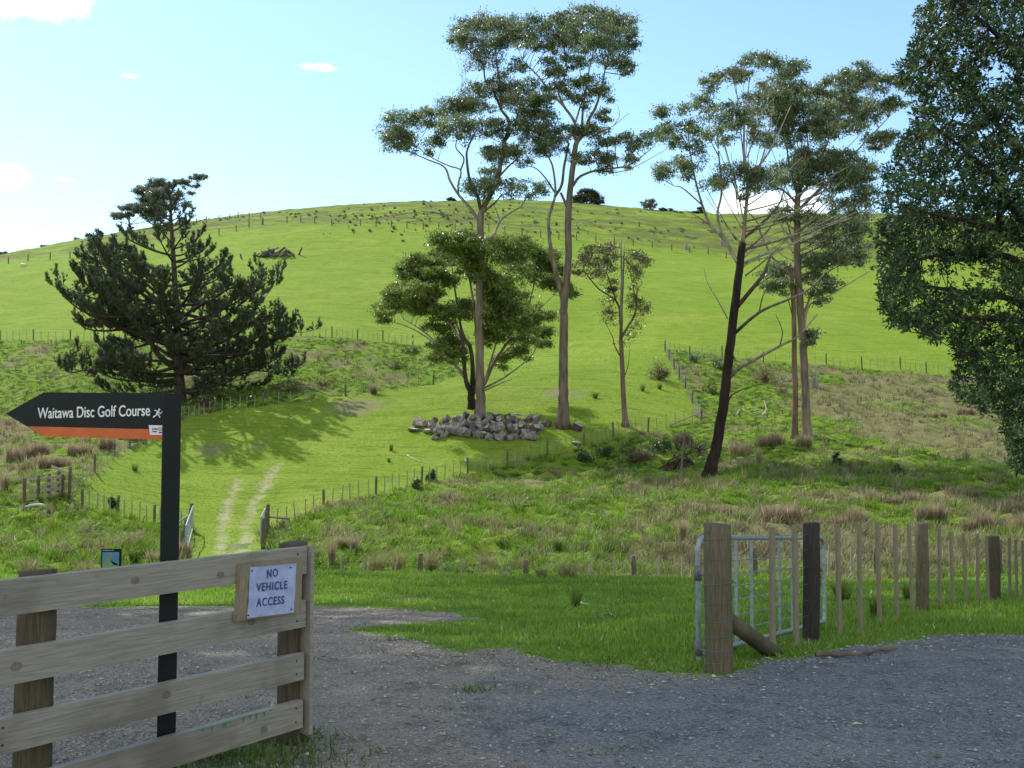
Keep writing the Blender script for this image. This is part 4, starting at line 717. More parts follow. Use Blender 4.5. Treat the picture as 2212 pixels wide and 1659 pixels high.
shade_tree((-14, 20.5), (-9.3, 20, 17.6), (6.4, 6, 3.4), 'unseen tall tree added to shade the driveway, the nearest of four', 1, 12000)
shade_tree((-21, 34), (-11.5, 33.5, 22.8), (8, 7, 4.2), 'unseen tall tree added to shade the driveway, second farthest of four', 2, 5200)
shade_tree((-27, 48), (-17, 48.5, 29), (9, 6.5, 4.2), 'tallest unseen tree added to shade the lawn, farthest of four', 3, 4200)
shade_tree((-22, 23), (-18, 24, 15.6), (6, 6, 3.8), 'unseen tall tree added to shade the gravel, farthest to the left of four', 4, 9000)
# ------------------------------------------------------------------ fences
def rough_post(name, r, h, mat, k=10, sink=.3, lean=0, cut=.012):
    a = Acc(); zs = np.linspace(-sink, h, 7); n = len(zs)
    rr = r * (1 + rng.normal(0, .02, n)); rr[-1] = r * .97
    P = np.c_[rng.normal(0, r * .03, n), rng.normal(0, r * .03, n), zs]; P[-1, :2] = P[-2, :2]
    a.tube(P, rr, k); me = a.mesh(name, mat, smooth=False)
    for p in me.polygons: p.use_smooth = len(p.vertices) == 4
    if cut:
        for v in me.vertices:
            if v.co.z > h - 1e-4: v.co.z += v.co.x / r * cut
    return me
def batten_mesh(w=.048, t=.035, h=1.1, mat=None):
    a = Acc(); a.box((0, 0, h / 2 - .02), w, t, h + .04); return a.mesh('batten', mat)
PM = [rough_post('post', .07, 1.0, M['oldpost']) for _ in range(3)]; BMs = batten_mesh(h=1.0, mat=M['oldbatten'])
def part(name, me, root, loc, h=1.0, tilt=.02, rz=None, sx=1.0):
    o = link(name, me, root); o.location = loc; o.scale = (sx, sx, h)
    o.rotation_euler = (random.gauss(0, tilt), random.gauss(0, tilt), random.uniform(0, 3) if rz is None else rz); return o
def wires(root, pts, heights, r=.003, mat=None):
    P = np.asarray(pts, float)
    for hh in heights:
        a = Acc(); Q = P + (0, 0, hh); Q = np.concatenate([np.linspace(Q[i], Q[i + 1], 3)[:2] for i in range(len(Q) - 1)] + [Q[-1:]]); a.tube(Q, r, 3); a.build('wire', mat or M['wire'], root)
def far_fence(label, px, nb=4, h=1.05, hb=.95, group=None, wire=5, rad=1.0, name='wire_fence', pixel=True, nb_list=None):
    P = [hit(*p) if pixel else np.array(p) for p in px]
    o0 = np.array((P[0][0], P[0][1], hz(*P[0]))); root = thing(name, label, 'fence', o0, group=group); W3 = []
    for i, p in enumerate(P):
        z = hz(*p); part('post', random.choice(PM), root, np.array((p[0], p[1], z)) - o0, h * random.uniform(.95, 1.06), .03, sx=rad); W3.append((p[0] - o0[0], p[1] - o0[1], z - o0[2]))
        if i + 1 < len(P):
            q = P[i + 1]; m = nb if nb_list is None else nb_list[i]; rz = math.atan2(q[1] - p[1], q[0] - p[0])
            for j in range(m):
                t = (j + 1) / (m + 1) + random.gauss(0, .01); b = p + (q - p) * t; z2 = hz(*b)
                part('batten', BMs, root, np.array((b[0], b[1], z2)) - o0, hb * random.uniform(.95, 1.05), .03, rz)
    if wire: wires(root, W3, np.linspace(.16, h * .93, wire))
    return root, P, o0
far_fence('post and batten fence climbing right from the track gate past the log heap', F5, nb=5)
r6, _, _ = far_fence('post and batten fence from the timber yard up past the foot of the pine', F6[::-1], nb=5)
far_fence('short post and batten fence between the timber yard and the track gate', [(178, 1099), (253, 1116), (333, 1135), (408, 1148)], nb=4)
far_fence('fence below the left half of the hill, behind the pine', [(-60, 737), (0, 736), (72, 735), (152, 737), (224, 736), (310, 733), (400, 728), (490, 727), (575, 727), (650, 728), (717, 731), (772, 735), (827, 738), (892, 747)], nb=4, h=1.2)
far_fence('fence below the right half of the hill, above the tan grass', [(1437, 762), (1490, 768), (1560, 772), (1649, 781), (1785, 790), (1862, 797), (1945, 800), (2001, 808), (2070, 813)], nb=4, h=1.2)
far_fence('close battened fence running steeply downhill to the corner post', [(1437, 762), (1446, 779), (1457, 798), (1468, 818), (1481, 841), (1496, 872), (1515, 911)], nb=5)
hb_ = [(473, 510), (510, 502), (538, 493), (566, 487), (620, 480), (650, 479), (680, 484), (717, 489), (779, 489), (812, 491), (846, 492), (879, 494), (914, 496), (948, 497), (983, 499), (1020, 501), (1056, 503), (1091, 507), (1128, 510), (1168, 513), (1207, 516), (1246, 520), (1287, 523), (1327, 527), (1368, 532), (1409, 538), (1451, 543), (1490, 547), (1530, 552), (1569, 558), (1640, 566), (1720, 575), (1810, 588), (1896, 601), (1960, 604)]
far_fence('line of fence posts crossing the hill below the rough crest', hb_, nb=0, h=1.35, wire=3, name='hill_fence', rad=1.5)
far_fence('line of fence posts over the shoulder of the hill beside the pine', [(424, 485), (446, 481), (473, 477), (496, 474), (514, 472), (538, 472), (563, 474), (568, 487)], nb=0, h=1.35, wire=3, name='hill_fence', rad=1.5)
far_fence('few fence posts on the upper slope at the far left', [(-30, 576), (18, 570), (60, 565), (108, 562), (151, 558), (230, 548)], nb=0, h=1.35, wire=3, name='hill_fence', rad=1.5)
# low fence beyond the lawn lip
lip = [(620, 30), (909, 30), (1136, 30), (1370, 30), (1628, 30.5), (1887, 31), (2150, 31.5), (2400, 32)]
far_fence('low fence of short posts half hidden beyond the edge of the lawn', [((p - 1106) / F * Y * 1.0, Y) for p, Y in lip], pixel=False, nb=4, h=1.0, hb=.9, wire=5)
# corner brace
def rail_between(name, a, b, r, mat, root=None, o0=(0, 0, 0), k=8):
    ac = Acc(); ac.tube(np.array([a, (np.array(a) + b) / 2, b]) - np.array(o0), r, k); return ac.build(name, mat, root, smooth=True)
q = ground(1515, 911); q2 = ground(1455, 918); tg = r6
def brace(px_a, ha, px_b, hb, label):
    a, b = ground(*px_a), ground(*px_b); o = rail_between('fence_brace', a + (0, 0, ha), b + (0, 0, hb), .055, M['oldbatten'])
    tag(o, label, 'brace')
brace((1513, 911), .7, (1447, 922), .08, 'pale sloping brace pole at the fence corner by the dark leaning tree')
brace((893, 747), .8, (884, 752), .05, 'short brace pole at the end post of the left hill fence')
brace((578, 1147), .75, (625, 1130), .3, 'horizontal brace pole right of the track gate')
brace((408, 1148), .7, (362, 1152), .1, 'sloping brace pole left of the track gate')
# strainer posts and wire netting gates of the track
def heavy_post(px, py, h, label, r=.1, mat='oldpost'):
    g = ground(px, py); o = link('strainer_post', rough_post('strainer_post', r, h, M[mat])); o.location = g; tag(o, label, 'post', 'strainer posts at the track gate'); return g
gl = heavy_post(413, 1146, 1.35, 'stout gate post on the left of the wheel track')
gr_ = heavy_post(578, 1147, 1.4, 'tall gate post on the right of the wheel track, the farthest of its row')
heavy_post(575, 1163, 1.3, 'middle gate post of the row on the right of the wheel track'); heavy_post(569, 1188, 1.25, 'nearest gate post of the row on the right of the wheel track')
heavy_post(401, 1165, 1.0, 'short post behind the left netting gate'); heavy_post(395, 1200, 1.0, 'nearest short post behind the left netting gate')
def mesh_gate(a, b, h, label, n=7, m=14):
    a, b = np.array(a), np.array(b); root = thing('field_gate', label, 'gate', a); e = b - a; L = np.linalg.norm(e)
    fr = Acc(); c = [(0, 0, .12), e + (0, 0, .12), e + (0, 0, h), (0, 0, h), (0, 0, .12)]
    for p, q_ in zip(c[:-1], c[1:]): fr.tube(np.array([p, (np.array(p) + q_) / 2, q_]), .03, 6)
    fr.build('frame', M['galv'], root); w = Acc()
    for i in range(1, m): w.tube(np.array([e * i / m + (0, 0, .12), e * i / m + (0, 0, h / 2), e * i / m + (0, 0, h)]), .004, 3)
    for i in range(1, n): z = .12 + (h - .12) * i / n; w.tube(np.array([(0, 0, z), e / 2 + (0, 0, z), e + (0, 0, z)]), .004, 3)
    w.build('netting', M['galv'], root)
mesh_gate(ground(416, 1150), ground(400, 1212), 1.25, 'open netting gate swung back on the left of the wheel track')
mesh_gate(ground(572, 1150), ground(563, 1180), 1.25, 'open slatted gate swung back on the right of the wheel track', n=5)
# timber sheep yard
def yard():
    A_, B_ = ground(52, 1088), ground(150, 1080); C_ = ground(122, 1100); root = thing('timber_yard', 'small timber rail stock yard at the left in the valley', 'stock yard', A_)
    def rails(a, b, n, hgt, over=.5):
        e = (b - a); L = np.linalg.norm(e); u = e / L
        for i in range(n):
            z = .25 + (hgt - .3) * i / (n - 1); ac = Acc(); ang = math.atan2(u[1], u[0]); Mx = Matrix.Rotation(ang, 3, 'Z') @ Matrix.Rotation(-math.asin(u[2]), 3, 'Y')
            ac.box((a + b) / 2 - A_ + (0, 0, z), L + over, .04, .15, Mx); ac.build('rail', M['yard'], root)
    D_ = A_ + (B_ - A_) * .02 + np.array((.8, 1.6, 0)); D_[2] = hz(D_[0], D_[1])
    rails(A_, A_ + (B_ - A_) * .62 + (0, -.1, 0), 3, 1.2); rails(D_, B_, 3, 1.35); rails(A_ + (B_ - A_) * .66 + (0, -1.2, 0), B_ + (-.5, 0, 0), 4, 1.2, .2)
    for p, h_ in ((A_, 1.2), (A_ + (B_ - A_) * .3, 1.2), (A_ + (B_ - A_) * .6 + (0, -.4, 0), 1.3), (B_, 1.7), (D_ + (B_ - D_) * .25, 1.2), (D_ + (B_ - D_) * .55, 1.2)):
        z = hz(p[0], p[1]); part('post', random.choice(PM), root, np.array((p[0], p[1], z)) - A_, h_, .01, sx=1.25)
    trough = Acc(); t0 = ground(52, 1098); t1 = ground(100, 1096)
    trough.tube(smooth_path([t0 + (0, 0, .05), t0 * .7 + t1 * .3 + (0, 0, .16), t0 * .3 + t1 * .7 + (0, 0, .16), t1 + (0, 0, .06)], 5), .07, 7); tag(trough.build('plastic_roll', M['badge'], smooth=True), 'crumpled white sheet rolled up at the foot of the timber yard', 'sheet')
yard()

# near right fence
FD = np.array((.612, 1.0))
def right_xy(px):                              # where the fence line is seen at that column
    r = (px - 1106) / F; A0 = np.array((1.545, 8.2)); B0 = np.array((5.5, 14.7)); C0 = np.array((7.72, 17.45)); D0 = np.array((12.2, 23.0))
    for a, b in ((A0, B0), (B0, C0), (C0, D0)):
        e = b - a; t = (r * a[1] - a[0]) / (e[0] - r * e[1])
        if t <= 1.0001 or b is D0: return a + e * t
def right_fence():
    p0 = right_xy(1548); o0 = np.array((*p0, hz(*p0))); root = thing('batten_fence', 'post and batten fence with wires from the big round gate post to the right edge', 'fence', o0)
    def ht(px, topy): p = right_xy(px); return EYE - (topy - 958) / F * p[1] * 1.0 - hz(*p)
    W3 = []
    for px, top, r, mat, lb in [(1548, 1132, .104, 'strainer', 'stout round corner post with tight wire bands'), (1745, 1129, .078, 'darkpost', 'blackened round post'), (1985, 1129, .088, 'strainer', None), (2140, 1157, .088, 'post', None), (2292, 1178, .08, 'post', None)]:
        p = right_xy(px); h_ = ht(px, top); o = link('post', rough_post('post', r, h_, M[mat], 18, cut=.008), root); o.location = np.array((*p, hz(*p))) - o0; o.rotation_euler = (0, R(1.2 if px == 1745 else .3), random.uniform(0, 3))
        if lb: o['label'] = lb
        W3.append((*(p - o0[:2]), hz(*p) - o0[2]))
        if px == 1548:
            for y_ in (1160, 1203, 1255, 1296, 1334, 1366, 1395, 1420):
                a = Acc(); an = np.linspace(0, 2 * math.pi, 25); z_ = EYE - (y_ - 958) / F * p[1] - hz(*p)
                a.tube(np.c_[(r * 1.03) * np.cos(an), (r * 1.03) * np.sin(an), z_ + .012 * np.cos(an + 2.2)], .0016, 4, cap=False); b = a.build('wire_band', M['wire'], o)
            a = Acc(); an = np.linspace(0, 2 * math.pi, 9, endpoint=False); th0 = math.atan2(-1, -.25)
            kn = Acc(); zc = .26; k_ = [( (r + .004) * math.cos(th0 + .28 * math.cos(t)), (r + .004) * math.sin(th0 + .28 * math.cos(t)), zc + .07 * math.sin(t)) for t in an]
            kn.add(k_, [list(range(9))]); kn.build('knot', M['darkpost'], o)
    for px, top in [(1646, 1137), (1698, 1132), (1792, 1130), (1838, 1131), (1880, 1131), (1918, 1131), (1952, 1130), (2012, 1135), (2040, 1147), (2068, 1150), (2093, 1152), (2116, 1156), (2163, 1160), (2178, 1163), (2193, 1166), (2209, 1169), (2226, 1172), (2245, 1174)]:
        p = right_xy(px); h_ = ht(px, top); a = Acc(); a.box((0, 0, h_ / 2 - .03), .046, .032, h_ + .06); o = a.build('batten', M['batten'], root); o.location = np.array((*p, hz(*p))) - o0 + (.055, -.03, 0)
        o.rotation_euler = (random.gauss(0, .008), random.gauss(0, .012), math.atan2(1, .612) + math.pi / 2 + 1.2)
    wires(root, W3, (.12, .25, .39, .54, .70, .86, 1.0), .0017)
    # diagonal stay from the corner post into the ground
    a = at(1566, 1334, 8.25); g1 = hit(1672, 1412); b = np.array((g1[0], g1[1] , hz(*g1))); e = b - a; b = b + e * .12
    ac = Acc(); ac.tube(np.array([a, (a + b) / 2, b]) - o0, (.062, .066, .07), 14); ac.build('diagonal_stay', M['strainer'], root, smooth=True)
    for y0_ in np.arange(6):                  # shiny insulators on the farther post
        p = right_xy(2152); ins = Acc(); z_ = .2 + y0_ * .15; ins.tube([(0, 0, -.02), (0, 0, 0), (0, 0, .02)], (.012, .018, .012), 6); o = ins.build('insulator', M['galv'], root); o.location = np.array((*p, hz(*p) + z_)) - o0 + (.02, -.08, 0)
right_fence()
# galvanised gate behind it
def farm_gate():
    a = np.array((1.47, 8.62)); b = np.array((3.42, 11.95)); za, zb = hz(*a) + .06, hz(*b) + .07; o0 = np.array((*a, za)); root = thing('farm_gate', 'galvanised tubular metal gate with wire mesh hung on the round corner post', 'gate', o0)
    L = np.hypot(*(b - a)); u = np.array((*(b - a), zb - za)) / L; Hh = EYE - (1160 - 958) / F * a[1] - za; Hb = EYE - (1160 - 958) / F * b[1] - zb
    def P(s, t): return u * L * s + np.array((0, 0, t * (Hh + (Hb - Hh) * s)))
    c = []; rr = .035
    for s0, t0, a0 in ((1 - rr, 1 - .12, 0), (rr, 1 - .12, 90), (rr * .6, .06, 180), (1 - rr * .6, .06, 270)):
        for q_ in range(6):
            an = R(a0 + q_ * 18); f = 1 if t0 > .5 else .6; c.append(P(s0 + rr * f * math.cos(an), t0 + (.12 if t0 > .5 else .06) * math.sin(an)))
    c.append(c[0]); pts = np.concatenate([np.linspace(c[i], c[i + 1], 3)[:2] for i in range(len(c) - 1)] + [np.array(c[-1:])]); fr = Acc(); fr.tube(pts, .021, 10, cap=False); fr.build('frame', M['galv'], root, smooth=True)
    def col(px): r = (px - 1106) / F; e = b - a; return (r * a[1] - a[0]) / (e[0] - r * e[1])
    for px in (1586, 1619, 1679, 1706, 1757):
        s = col(px); ac = Acc(); ac.tube(np.array([P(s, 0), P(s, .5), P(s, 1)]), .0155, 6); ac.build('upright', M['galv'], root)
    for t in (.14, .28, .42, .55, .67, .79):
        ac = Acc(); ac.tube(np.array([P(0, t), P(.5, t), P(1, t)]), .0052, 5); ac.build('mesh_wire', M['galv'], root)
    ac = Acc(); ac.tube(np.array([P(.1, .7), P(.4, .42), P(.72, .13)]), .004, 5); ac.build('stay_wire', M['wire'], root)
    for t in (.06, .70):
        hg = Acc(); hg.tube(np.array([P(0, t) - (0, 0, .06), P(0, t), P(0, t) + (0, 0, .06)]), .031, 10); hg.tube(np.array([P(0, t), P(0, t) + (.03, -.15, 0), P(0, t) + (.06, -.3, 0)]), .012, 6); hg.build('hinge', M['wire'], root, smooth=True)
    ac = Acc(); ac.tube(np.array([P(0, .05), P(0, -.02), P(0, 0) - (0, 0, .12)]), .02, 8); ac.build('hinge_pin', M['galv'], root)
    ch = Acc(); st = P(.985, .62) + (-.02, -.03, 0)
    for i in range(7):
        an = np.linspace(0, 2 * math.pi, 11); zz = st + (-.012 * i / 3, -.01, -.032 * i); p_ = np.c_[(.013 * np.cos(an)) * (1 if i % 2 else .3), .013 * np.cos(an) * (0 if i % 2 else 1), .022 * np.sin(an)]
        ch.tube(p_ + zz, .0045, 5, cap=False)
    an = np.linspace(0, math.pi, 9); ch.tube(np.c_[-.03 + .03 * np.cos(an), np.zeros(9), -.03 * np.sin(an)] + st + (-.03, -.01, -.235), .006, 5)
    ch.build('chain', M['rust'], root)
farm_gate()

M['knot'] = wood('knot_wood', (.205, .19, .15), (.15, .135, .105), (.09, .078, .06), 40, (1, 1, 1))
# near left rail fence
P0 = np.array((-1.195, 6.2)); FL = -np.array((.66, 1.0)) / np.hypot(.66, 1); FN = np.array((FL[1], -FL[0])); FN = FN if FN[1] < 0 else -FN   # FN towards the viewer
def on_fence(px, py, off=0.0):
    d = px_dir(px, py); o = P0 + FN * off; t = (o @ FN) / (d[0] * FN[0] + d[1] * FN[1]); w = np.array((d[0] * t, d[1] * t, EYE + d[2] * t)); return (w[:2] - P0) @ FL, w[2]
fz = 0.0; frot = Matrix(((FL[0], FN[0], 0), (FL[1], FN[1], 0), (0, 0, 1)))     # local x along the fence, y to the viewer
def floc(t, n, z): q_ = P0 + FL * t + FN * n; return np.array((q_[0], q_[1], z))
fence = thing('rail_fence', 'wooden four rail fence on round posts in the left foreground', 'fence', (*P0, 0)); fence.rotation_euler = (0, 0, math.atan2(FL[1], FL[0])); FS = 1 if FN @ np.array((-FL[1], FL[0])) > 0 else -1
def fl(t, n, z): return (t, n * FS, z)
for i, (tl, tr, bl, br_) in enumerate([((0, 1254.6), (664, 1180.5), (0, 1328), (664, 1238)), ((0, 1407), (662, 1295.5), (0, 1476), (662, 1352)), ((0, 1555), (658, 1409.5), (0, 1632), (658, 1466)), ((123, 1659), (655, 1511.5), (240, 1659), (655, 1570))]):
    (ta, za), (tb, zb) = on_fence(*tr, .025), on_fence(*tl, .025); (tc, zc), (td, zd) = on_fence(*br_, .025), on_fence(*bl, .025)
    f_top = lambda t: za + (zb - za) * (t - ta) / (tb - ta); hgt = za - (zc + (zd - zc) * (ta - tc) / (td - tc)); T1 = 3.4; a = Acc(); n_ = 24; tt = np.linspace(ta, T1, n_)
    wv = rng.normal(0, .0012, n_).cumsum() * .3
    sec = [(-.023, 0), (-.019, .004), (.019, .004), (.023, 0), (.023, -1), (.019, -1.004), (-.019, -1.004), (-.023, -1)]
    v = np.array([fl(t, n + w_, f_top(t) - .004 + (z * hgt if z <= -.5 else z)) for t, w_ in zip(tt, wv) for n, z in sec])
    fcs = [(i_ * 8 + j, i_ * 8 + (j + 1) % 8, i_ * 8 + 8 + (j + 1) % 8, i_ * 8 + 8 + j) for i_ in range(n_ - 1) for j in range(8)]
    a.add(v, fcs); a.f += [np.arange(8), (n_ - 1) * 8 + np.arange(8)[::-1]]; a.n += [np.array([8])] * 2; a.m += [np.array([0])] * 2
    o = a.build('rail', M['rail'], fence)
    for t in [(.62, 1.15, 2.05), (1.75, .4, 2.6), (.95, 1.9, 2.8), (.3, 1.45, 2.4)][i]:
        kn = Acc(); zc_ = f_top(t) - hgt * random.uniform(.35, .7); an = np.linspace(0, 2 * math.pi, 12, endpoint=False)
        kn.add([fl(t + .026 * math.cos(x_), .0255, zc_ + .019 * math.sin(x_)) for x_ in an], [list(range(12))]); kn.build('knot', M['knot'], o)
    nl = Acc()
    for t in (.06, 1.86 - .09 * i * .3, 1.9):
        for zf in (.25, .75): nl.tube(np.array([fl(t, .0225, f_top(t) - hgt * zf), fl(t, .0245, f_top(t) - hgt * zf), fl(t, .0265, f_top(t) - hgt * zf)]), .005, 6)
    nl.build('nail', M['signdark'], o)
    if i == 3:
        tl_ = Acc()
        ts = np.linspace(on_fence(590, 1540, .025)[0], on_fence(417, 1588, .025)[0], 60); dp = np.where(rng.random(60) < .3, rng.uniform(.008, .04, 60), .002)
        tl_.add([fl(t, .0262, f_top(t) - .005) for t in ts] + [fl(t, .0262, f_top(t) - .005 - d_) for t, d_ in zip(ts, dp)], [(j_, j_ + 1, 61 + j_, 60 + j_) for j_ in range(59)])
        tl_.build('paint_mark', M['teal'], o)
for px, top in ((632, 1172), (79, 1232)):
    t, z = on_fence(px, top, -.11); o = link('post', rough_post('post', .083, z, M['post'], 24, cut=.006), fence); o.location = fl(t, -.108, 0); o.rotation_euler = (0, 0, random.uniform(0, 6))
t, z = on_fence(668, 1178, 0); a = Acc(); a.box(fl(-.035, -.025, .06 + (z - .06) / 2), .028, .145, z - .06); a.build('end_board', M['rail'], fence)
t, z = on_fence(640, 1185, -.03); a = Acc(); a.box(fl(.015, -.04, .07 + (z - .13) / 2), .06, .03, z - .13); a.build('backing_strip', M['post'], fence)

# lettering helper: text turned into a flat mesh, x right, z up, fitted to a box
def lettering(name, body, w, h, mat, parent, M4, bold=0.0, align='CENTER', space=1.0, depth=.0015):
    cu_ = bpy.data.curves.new(name, 'FONT'); cu_.body = body; cu_.size = 1; cu_.offset = bold; cu_.space_character = space; cu_.extrude = .01
    to = bpy.data.objects.new('tmp_text', cu_); COL.objects.link(to); bpy.context.view_layer.update()
    me = bpy.data.meshes.new_from_object(to.evaluated_get(bpy.context.evaluated_depsgraph_get())); bpy.data.objects.remove(to); bpy.data.curves.remove(cu_)
    v = np.array([x.co for x in me.vertices]); lo, hi = v.min(0), v.max(0); v = (v - (lo + hi) / 2) / (hi - lo) * (w, h, depth)
    for q_, c_ in zip(me.vertices, v): q_.co = M4 @ Vector((c_[0], c_[2] * -1, c_[1]))
    me.name = name; me.materials.clear(); me.materials.append(mat); return link(name, me, parent)

# NO VEHICLE ACCESS notice
nt = thing('notice_board', 'wooden board with a white paper notice reading NO VEHICLE ACCESS on the rails', 'notice', (*P0, 0)); nt.rotation_euler = fence.rotation_euler
def quad_on(pxs, n0, n1): return [fl(on_fence(x, y, n1)[0], n1, on_fence(x, y, n1)[1]) for x, y in pxs], [fl(on_fence(x, y, n1)[0], n0, on_fence(x, y, n1)[1]) for x, y in pxs]
def slab(name, pxs, n0, n1, mat, parent, sub=1):
    f_, b_ = quad_on(pxs, n0, n1); a = Acc(); n = len(pxs)
    a.add(f_ + b_, [(i, (i + 1) % n, n + (i + 1) % n, n + i) for i in range(n)]); a.f += [np.arange(n), n + np.arange(n)[::-1]]; a.n += [np.array([n])] * 2; a.m += [np.array([0])] * 2
    return a.build(name, mat, parent), f_
bd, _ = slab('board', [(521, 1220), (653.8, 1205), (650, 1323.5), (510.5, 1342.5)], .027, .055, wood('board_timber', (.28, .24, .165), (.2, .172, .12), (.12, .1, .07), 9, (14, 14, 1.2)), nt)
def sheet(name, c4, n_, mat, parent, amp=.003, g=14):
    q4 = [np.array(fl(on_fence(x, y, n_)[0], n_, on_fence(x, y, n_)[1])) for x, y in c4]; v = []
    for j in range(g + 1):
        for i in range(g + 1):
            a_, b_ = i / g, j / g; p = (q4[0] * (1 - a_) + q4[1] * a_) * (1 - b_) + (q4[3] * (1 - a_) + q4[2] * a_) * b_
            p = p + np.array((0, FS * amp * (.2 + abs(math.sin(7 * a_ + 3 * b_) * math.cos(5 * b_ - 2 * a_)) + (1.2 if (a_ in (0, 1) or b_ in (0, 1)) else 0) * random.random()), 0)); v.append(p)
    a = Acc(); a.add(v, [(j * (g + 1) + i, j * (g + 1) + i + 1, (j + 1) * (g + 1) + i + 1, (j + 1) * (g + 1) + i) for j in range(g) for i in range(g)]); return a.build(name, mat, parent, smooth=True)
ps = sheet('paper_sheet', [(539.8, 1225.4), (639.6, 1216.8), (633.8, 1323), (533, 1335.5)], .0565, M['paper'], nt)
for body, (xa, ya, xb, yb) in (('NO', (578, 1240, 601, 1236)), ('VEHICLE', (555, 1269, 621.5, 1263)), ('ACCESS', (555, 1302, 615, 1295.5))):
    t0, z0 = on_fence(xa, ya, .064); t1, z1 = on_fence(xb, yb, .064); w = abs(t0 - t1); c_ = ((t0 + t1) / 2, (z0 + z1) / 2); hh = 17.5 * 6.05 / F
    ang = math.atan2(z1 - z0, t0 - t1)
    M4 = Matrix.Translation(fl(c_[0], .0615, c_[1])) @ Matrix.Rotation(math.pi if FS > 0 else math.pi, 4, 'Z') @ Matrix.Rotation(-ang, 4, 'Y')
    lettering('lettering', body, w, hh, M['navy'], ps, M4, bold=.018, space=1.22)
pn = Acc()
for x, y in ((544, 1233), (628, 1226), (536, 1329), (629, 1316)):
    t, z = on_fence(x, y, .06); pn.tube(np.array([fl(t, .058, z), fl(t, .061, z), fl(t, .0645, z)]), .004, 6)
pn.build('nail', M['signdark'], nt)

# finger sign
def finger_sign():
    A_ = at(361, 890, 5.52); B_ = at(94.5, 890, 5.78); u = (A_ - B_)[:2]; u /= np.linalg.norm(u); n = np.array((u[1], -u[0])); n = n if n[1] < 0 else -n
    base = np.array((*(A_[:2] - n * .035 + u * .002), 0)); root = thing('finger_sign', 'dark arrow shaped finger sign on a square post reading Waitawa Disc Golf Course', 'sign', base)
    def onp(px, py, off=0.0):
        d = px_dir(px, py); o = A_[:2] + n * off; t = (o @ n) / (d[0] * n[0] + d[1] * n[1]); return np.array((d[0] * t, d[1] * t, EYE + d[2] * t))
    a = Acc(); top = onp(361, 849.5)[2]; a.box((0, 0, top / 2 - .15), .09, .09, top + .3, Matrix.Rotation(math.atan2(u[1], u[0]) + R(38), 3, 'Z')); post = a.build('post', M['signdark'], root)
    bv = post.modifiers.new('bevel', 'BEVEL'); bv.width = .006; bv.segments = 2
    def poly(name, pxs, off, th, mat, parent):
        f_ = [onp(x, y, off) - base for x, y in pxs]; b_ = [p - np.array((*n, 0)) * th for p in f_]; m = len(pxs); ac = Acc(); ac.add(f_ + b_, [(i, (i + 1) % m, m + (i + 1) % m, m + i) for i in range(m)])
        ac.f += [np.arange(m), m + np.arange(m)[::-1]]; ac.n += [np.array([m])] * 2; ac.m += [np.array([0])] * 2; return ac.build(name, mat, parent)
    arrow = poly('arrow_panel', [(12, 893.5), (94.5, 847.5), (361, 849.6), (361.5, 950), (94.5, 943)], 0, .045, M['signdark'], root)
    poly('orange_band', [(59.5, 921), (361, 928), (361.6, 950), (94.5, 943)], .0015, .0005, M['orange'], arrow)
    def frame4(px, py, off): c_ = onp(px, py, off) - base; return Matrix.Translation(c_) @ Matrix(((u[0], -n[0], 0, 0), (u[1], -n[1], 0, 0), (0, 0, 1, 0), (0, 0, 0, 1)))
    w = np.linalg.norm(onp(321.5, 890) - onp(79, 890)); lettering('lettering', 'Waitawa Disc Golf Course', w, 24.5 * 5.62 / F, M['white'], arrow, frame4(200.3, 889.3, .002) @ Matrix.Rotation(R(-.75), 4, 'Y'), bold=.010)
    rn = Acc()                                # running figure throwing a disc
    X = lambda zx, zy: onp(zx * .175, 829.5 + zy * .175, .0022) - base
    def limb(pts, r):
        pts = [X(*p) for p in pts]
        for p, q_ in zip(pts[:-1], pts[1:]):
            e = q_ - p; e /= np.linalg.norm(e) + 1e-9; s = np.cross(e, (*n, 0)); s /= np.linalg.norm(s); rr = r * .175 * 5.5 / F
            rn.add([p + s * rr - e * rr * .5, q_ + s * rr + e * rr * .5, q_ - s * rr + e * rr * .5, p - s * rr - e * rr * .5], [(0, 1, 2, 3)])
    limb([(1955, 335), (1937, 368)], 13); limb([(1945, 338), (1908, 322)], 6); limb([(1958, 342), (1975, 368), (1992, 352)], 6); limb([(1937, 368), (1925, 385), (1892, 410)], 8); limb([(1940, 370), (1960, 385), (1972, 410)], 8); limb([(1998, 341), (2030, 341)], 4)
    an = np.linspace(0, 2 * math.pi, 14, endpoint=False); rn.add([X(1966 + 13 * math.cos(t), 315 + 13 * math.sin(t)) for t in an], [list(range(14))]); rn.build('running_figure', M['white'], arrow)
    bg_ = poly('badge', [(321.2, 918.4), (361.2, 919.3), (361.2, 939.6), (324.2, 939.4)], .0028, .0008, M['badge'], arrow)
    lettering('lettering', 'Auckland\nCouncil', 15.5 * 5.53 / F, 9.5 * 5.53 / F, M['navy'], bg_, frame4(334.5, 929, .0034), bold=.01)
    poly('emblem', [(342.5, 922.5), (350.5, 922.7), (350.5, 930.5), (342.5, 930.3)], .0034, .0004, M['red'], bg_); poly('emblem', [(343.8, 923.8), (349.2, 924), (349.2, 929), (343.8, 928.8)], .0038, .0004, M['badge'], bg_); poly('emblem', [(345, 925.4), (348, 925.5), (348, 928), (345, 927.9)], .0042, .0004, M['red'], bg_)
    poly('emblem', [(343, 932.4), (351, 932.5), (351, 935.6), (343, 935.5)], .0034, .0004, M['navy'], bg_)
finger_sign()

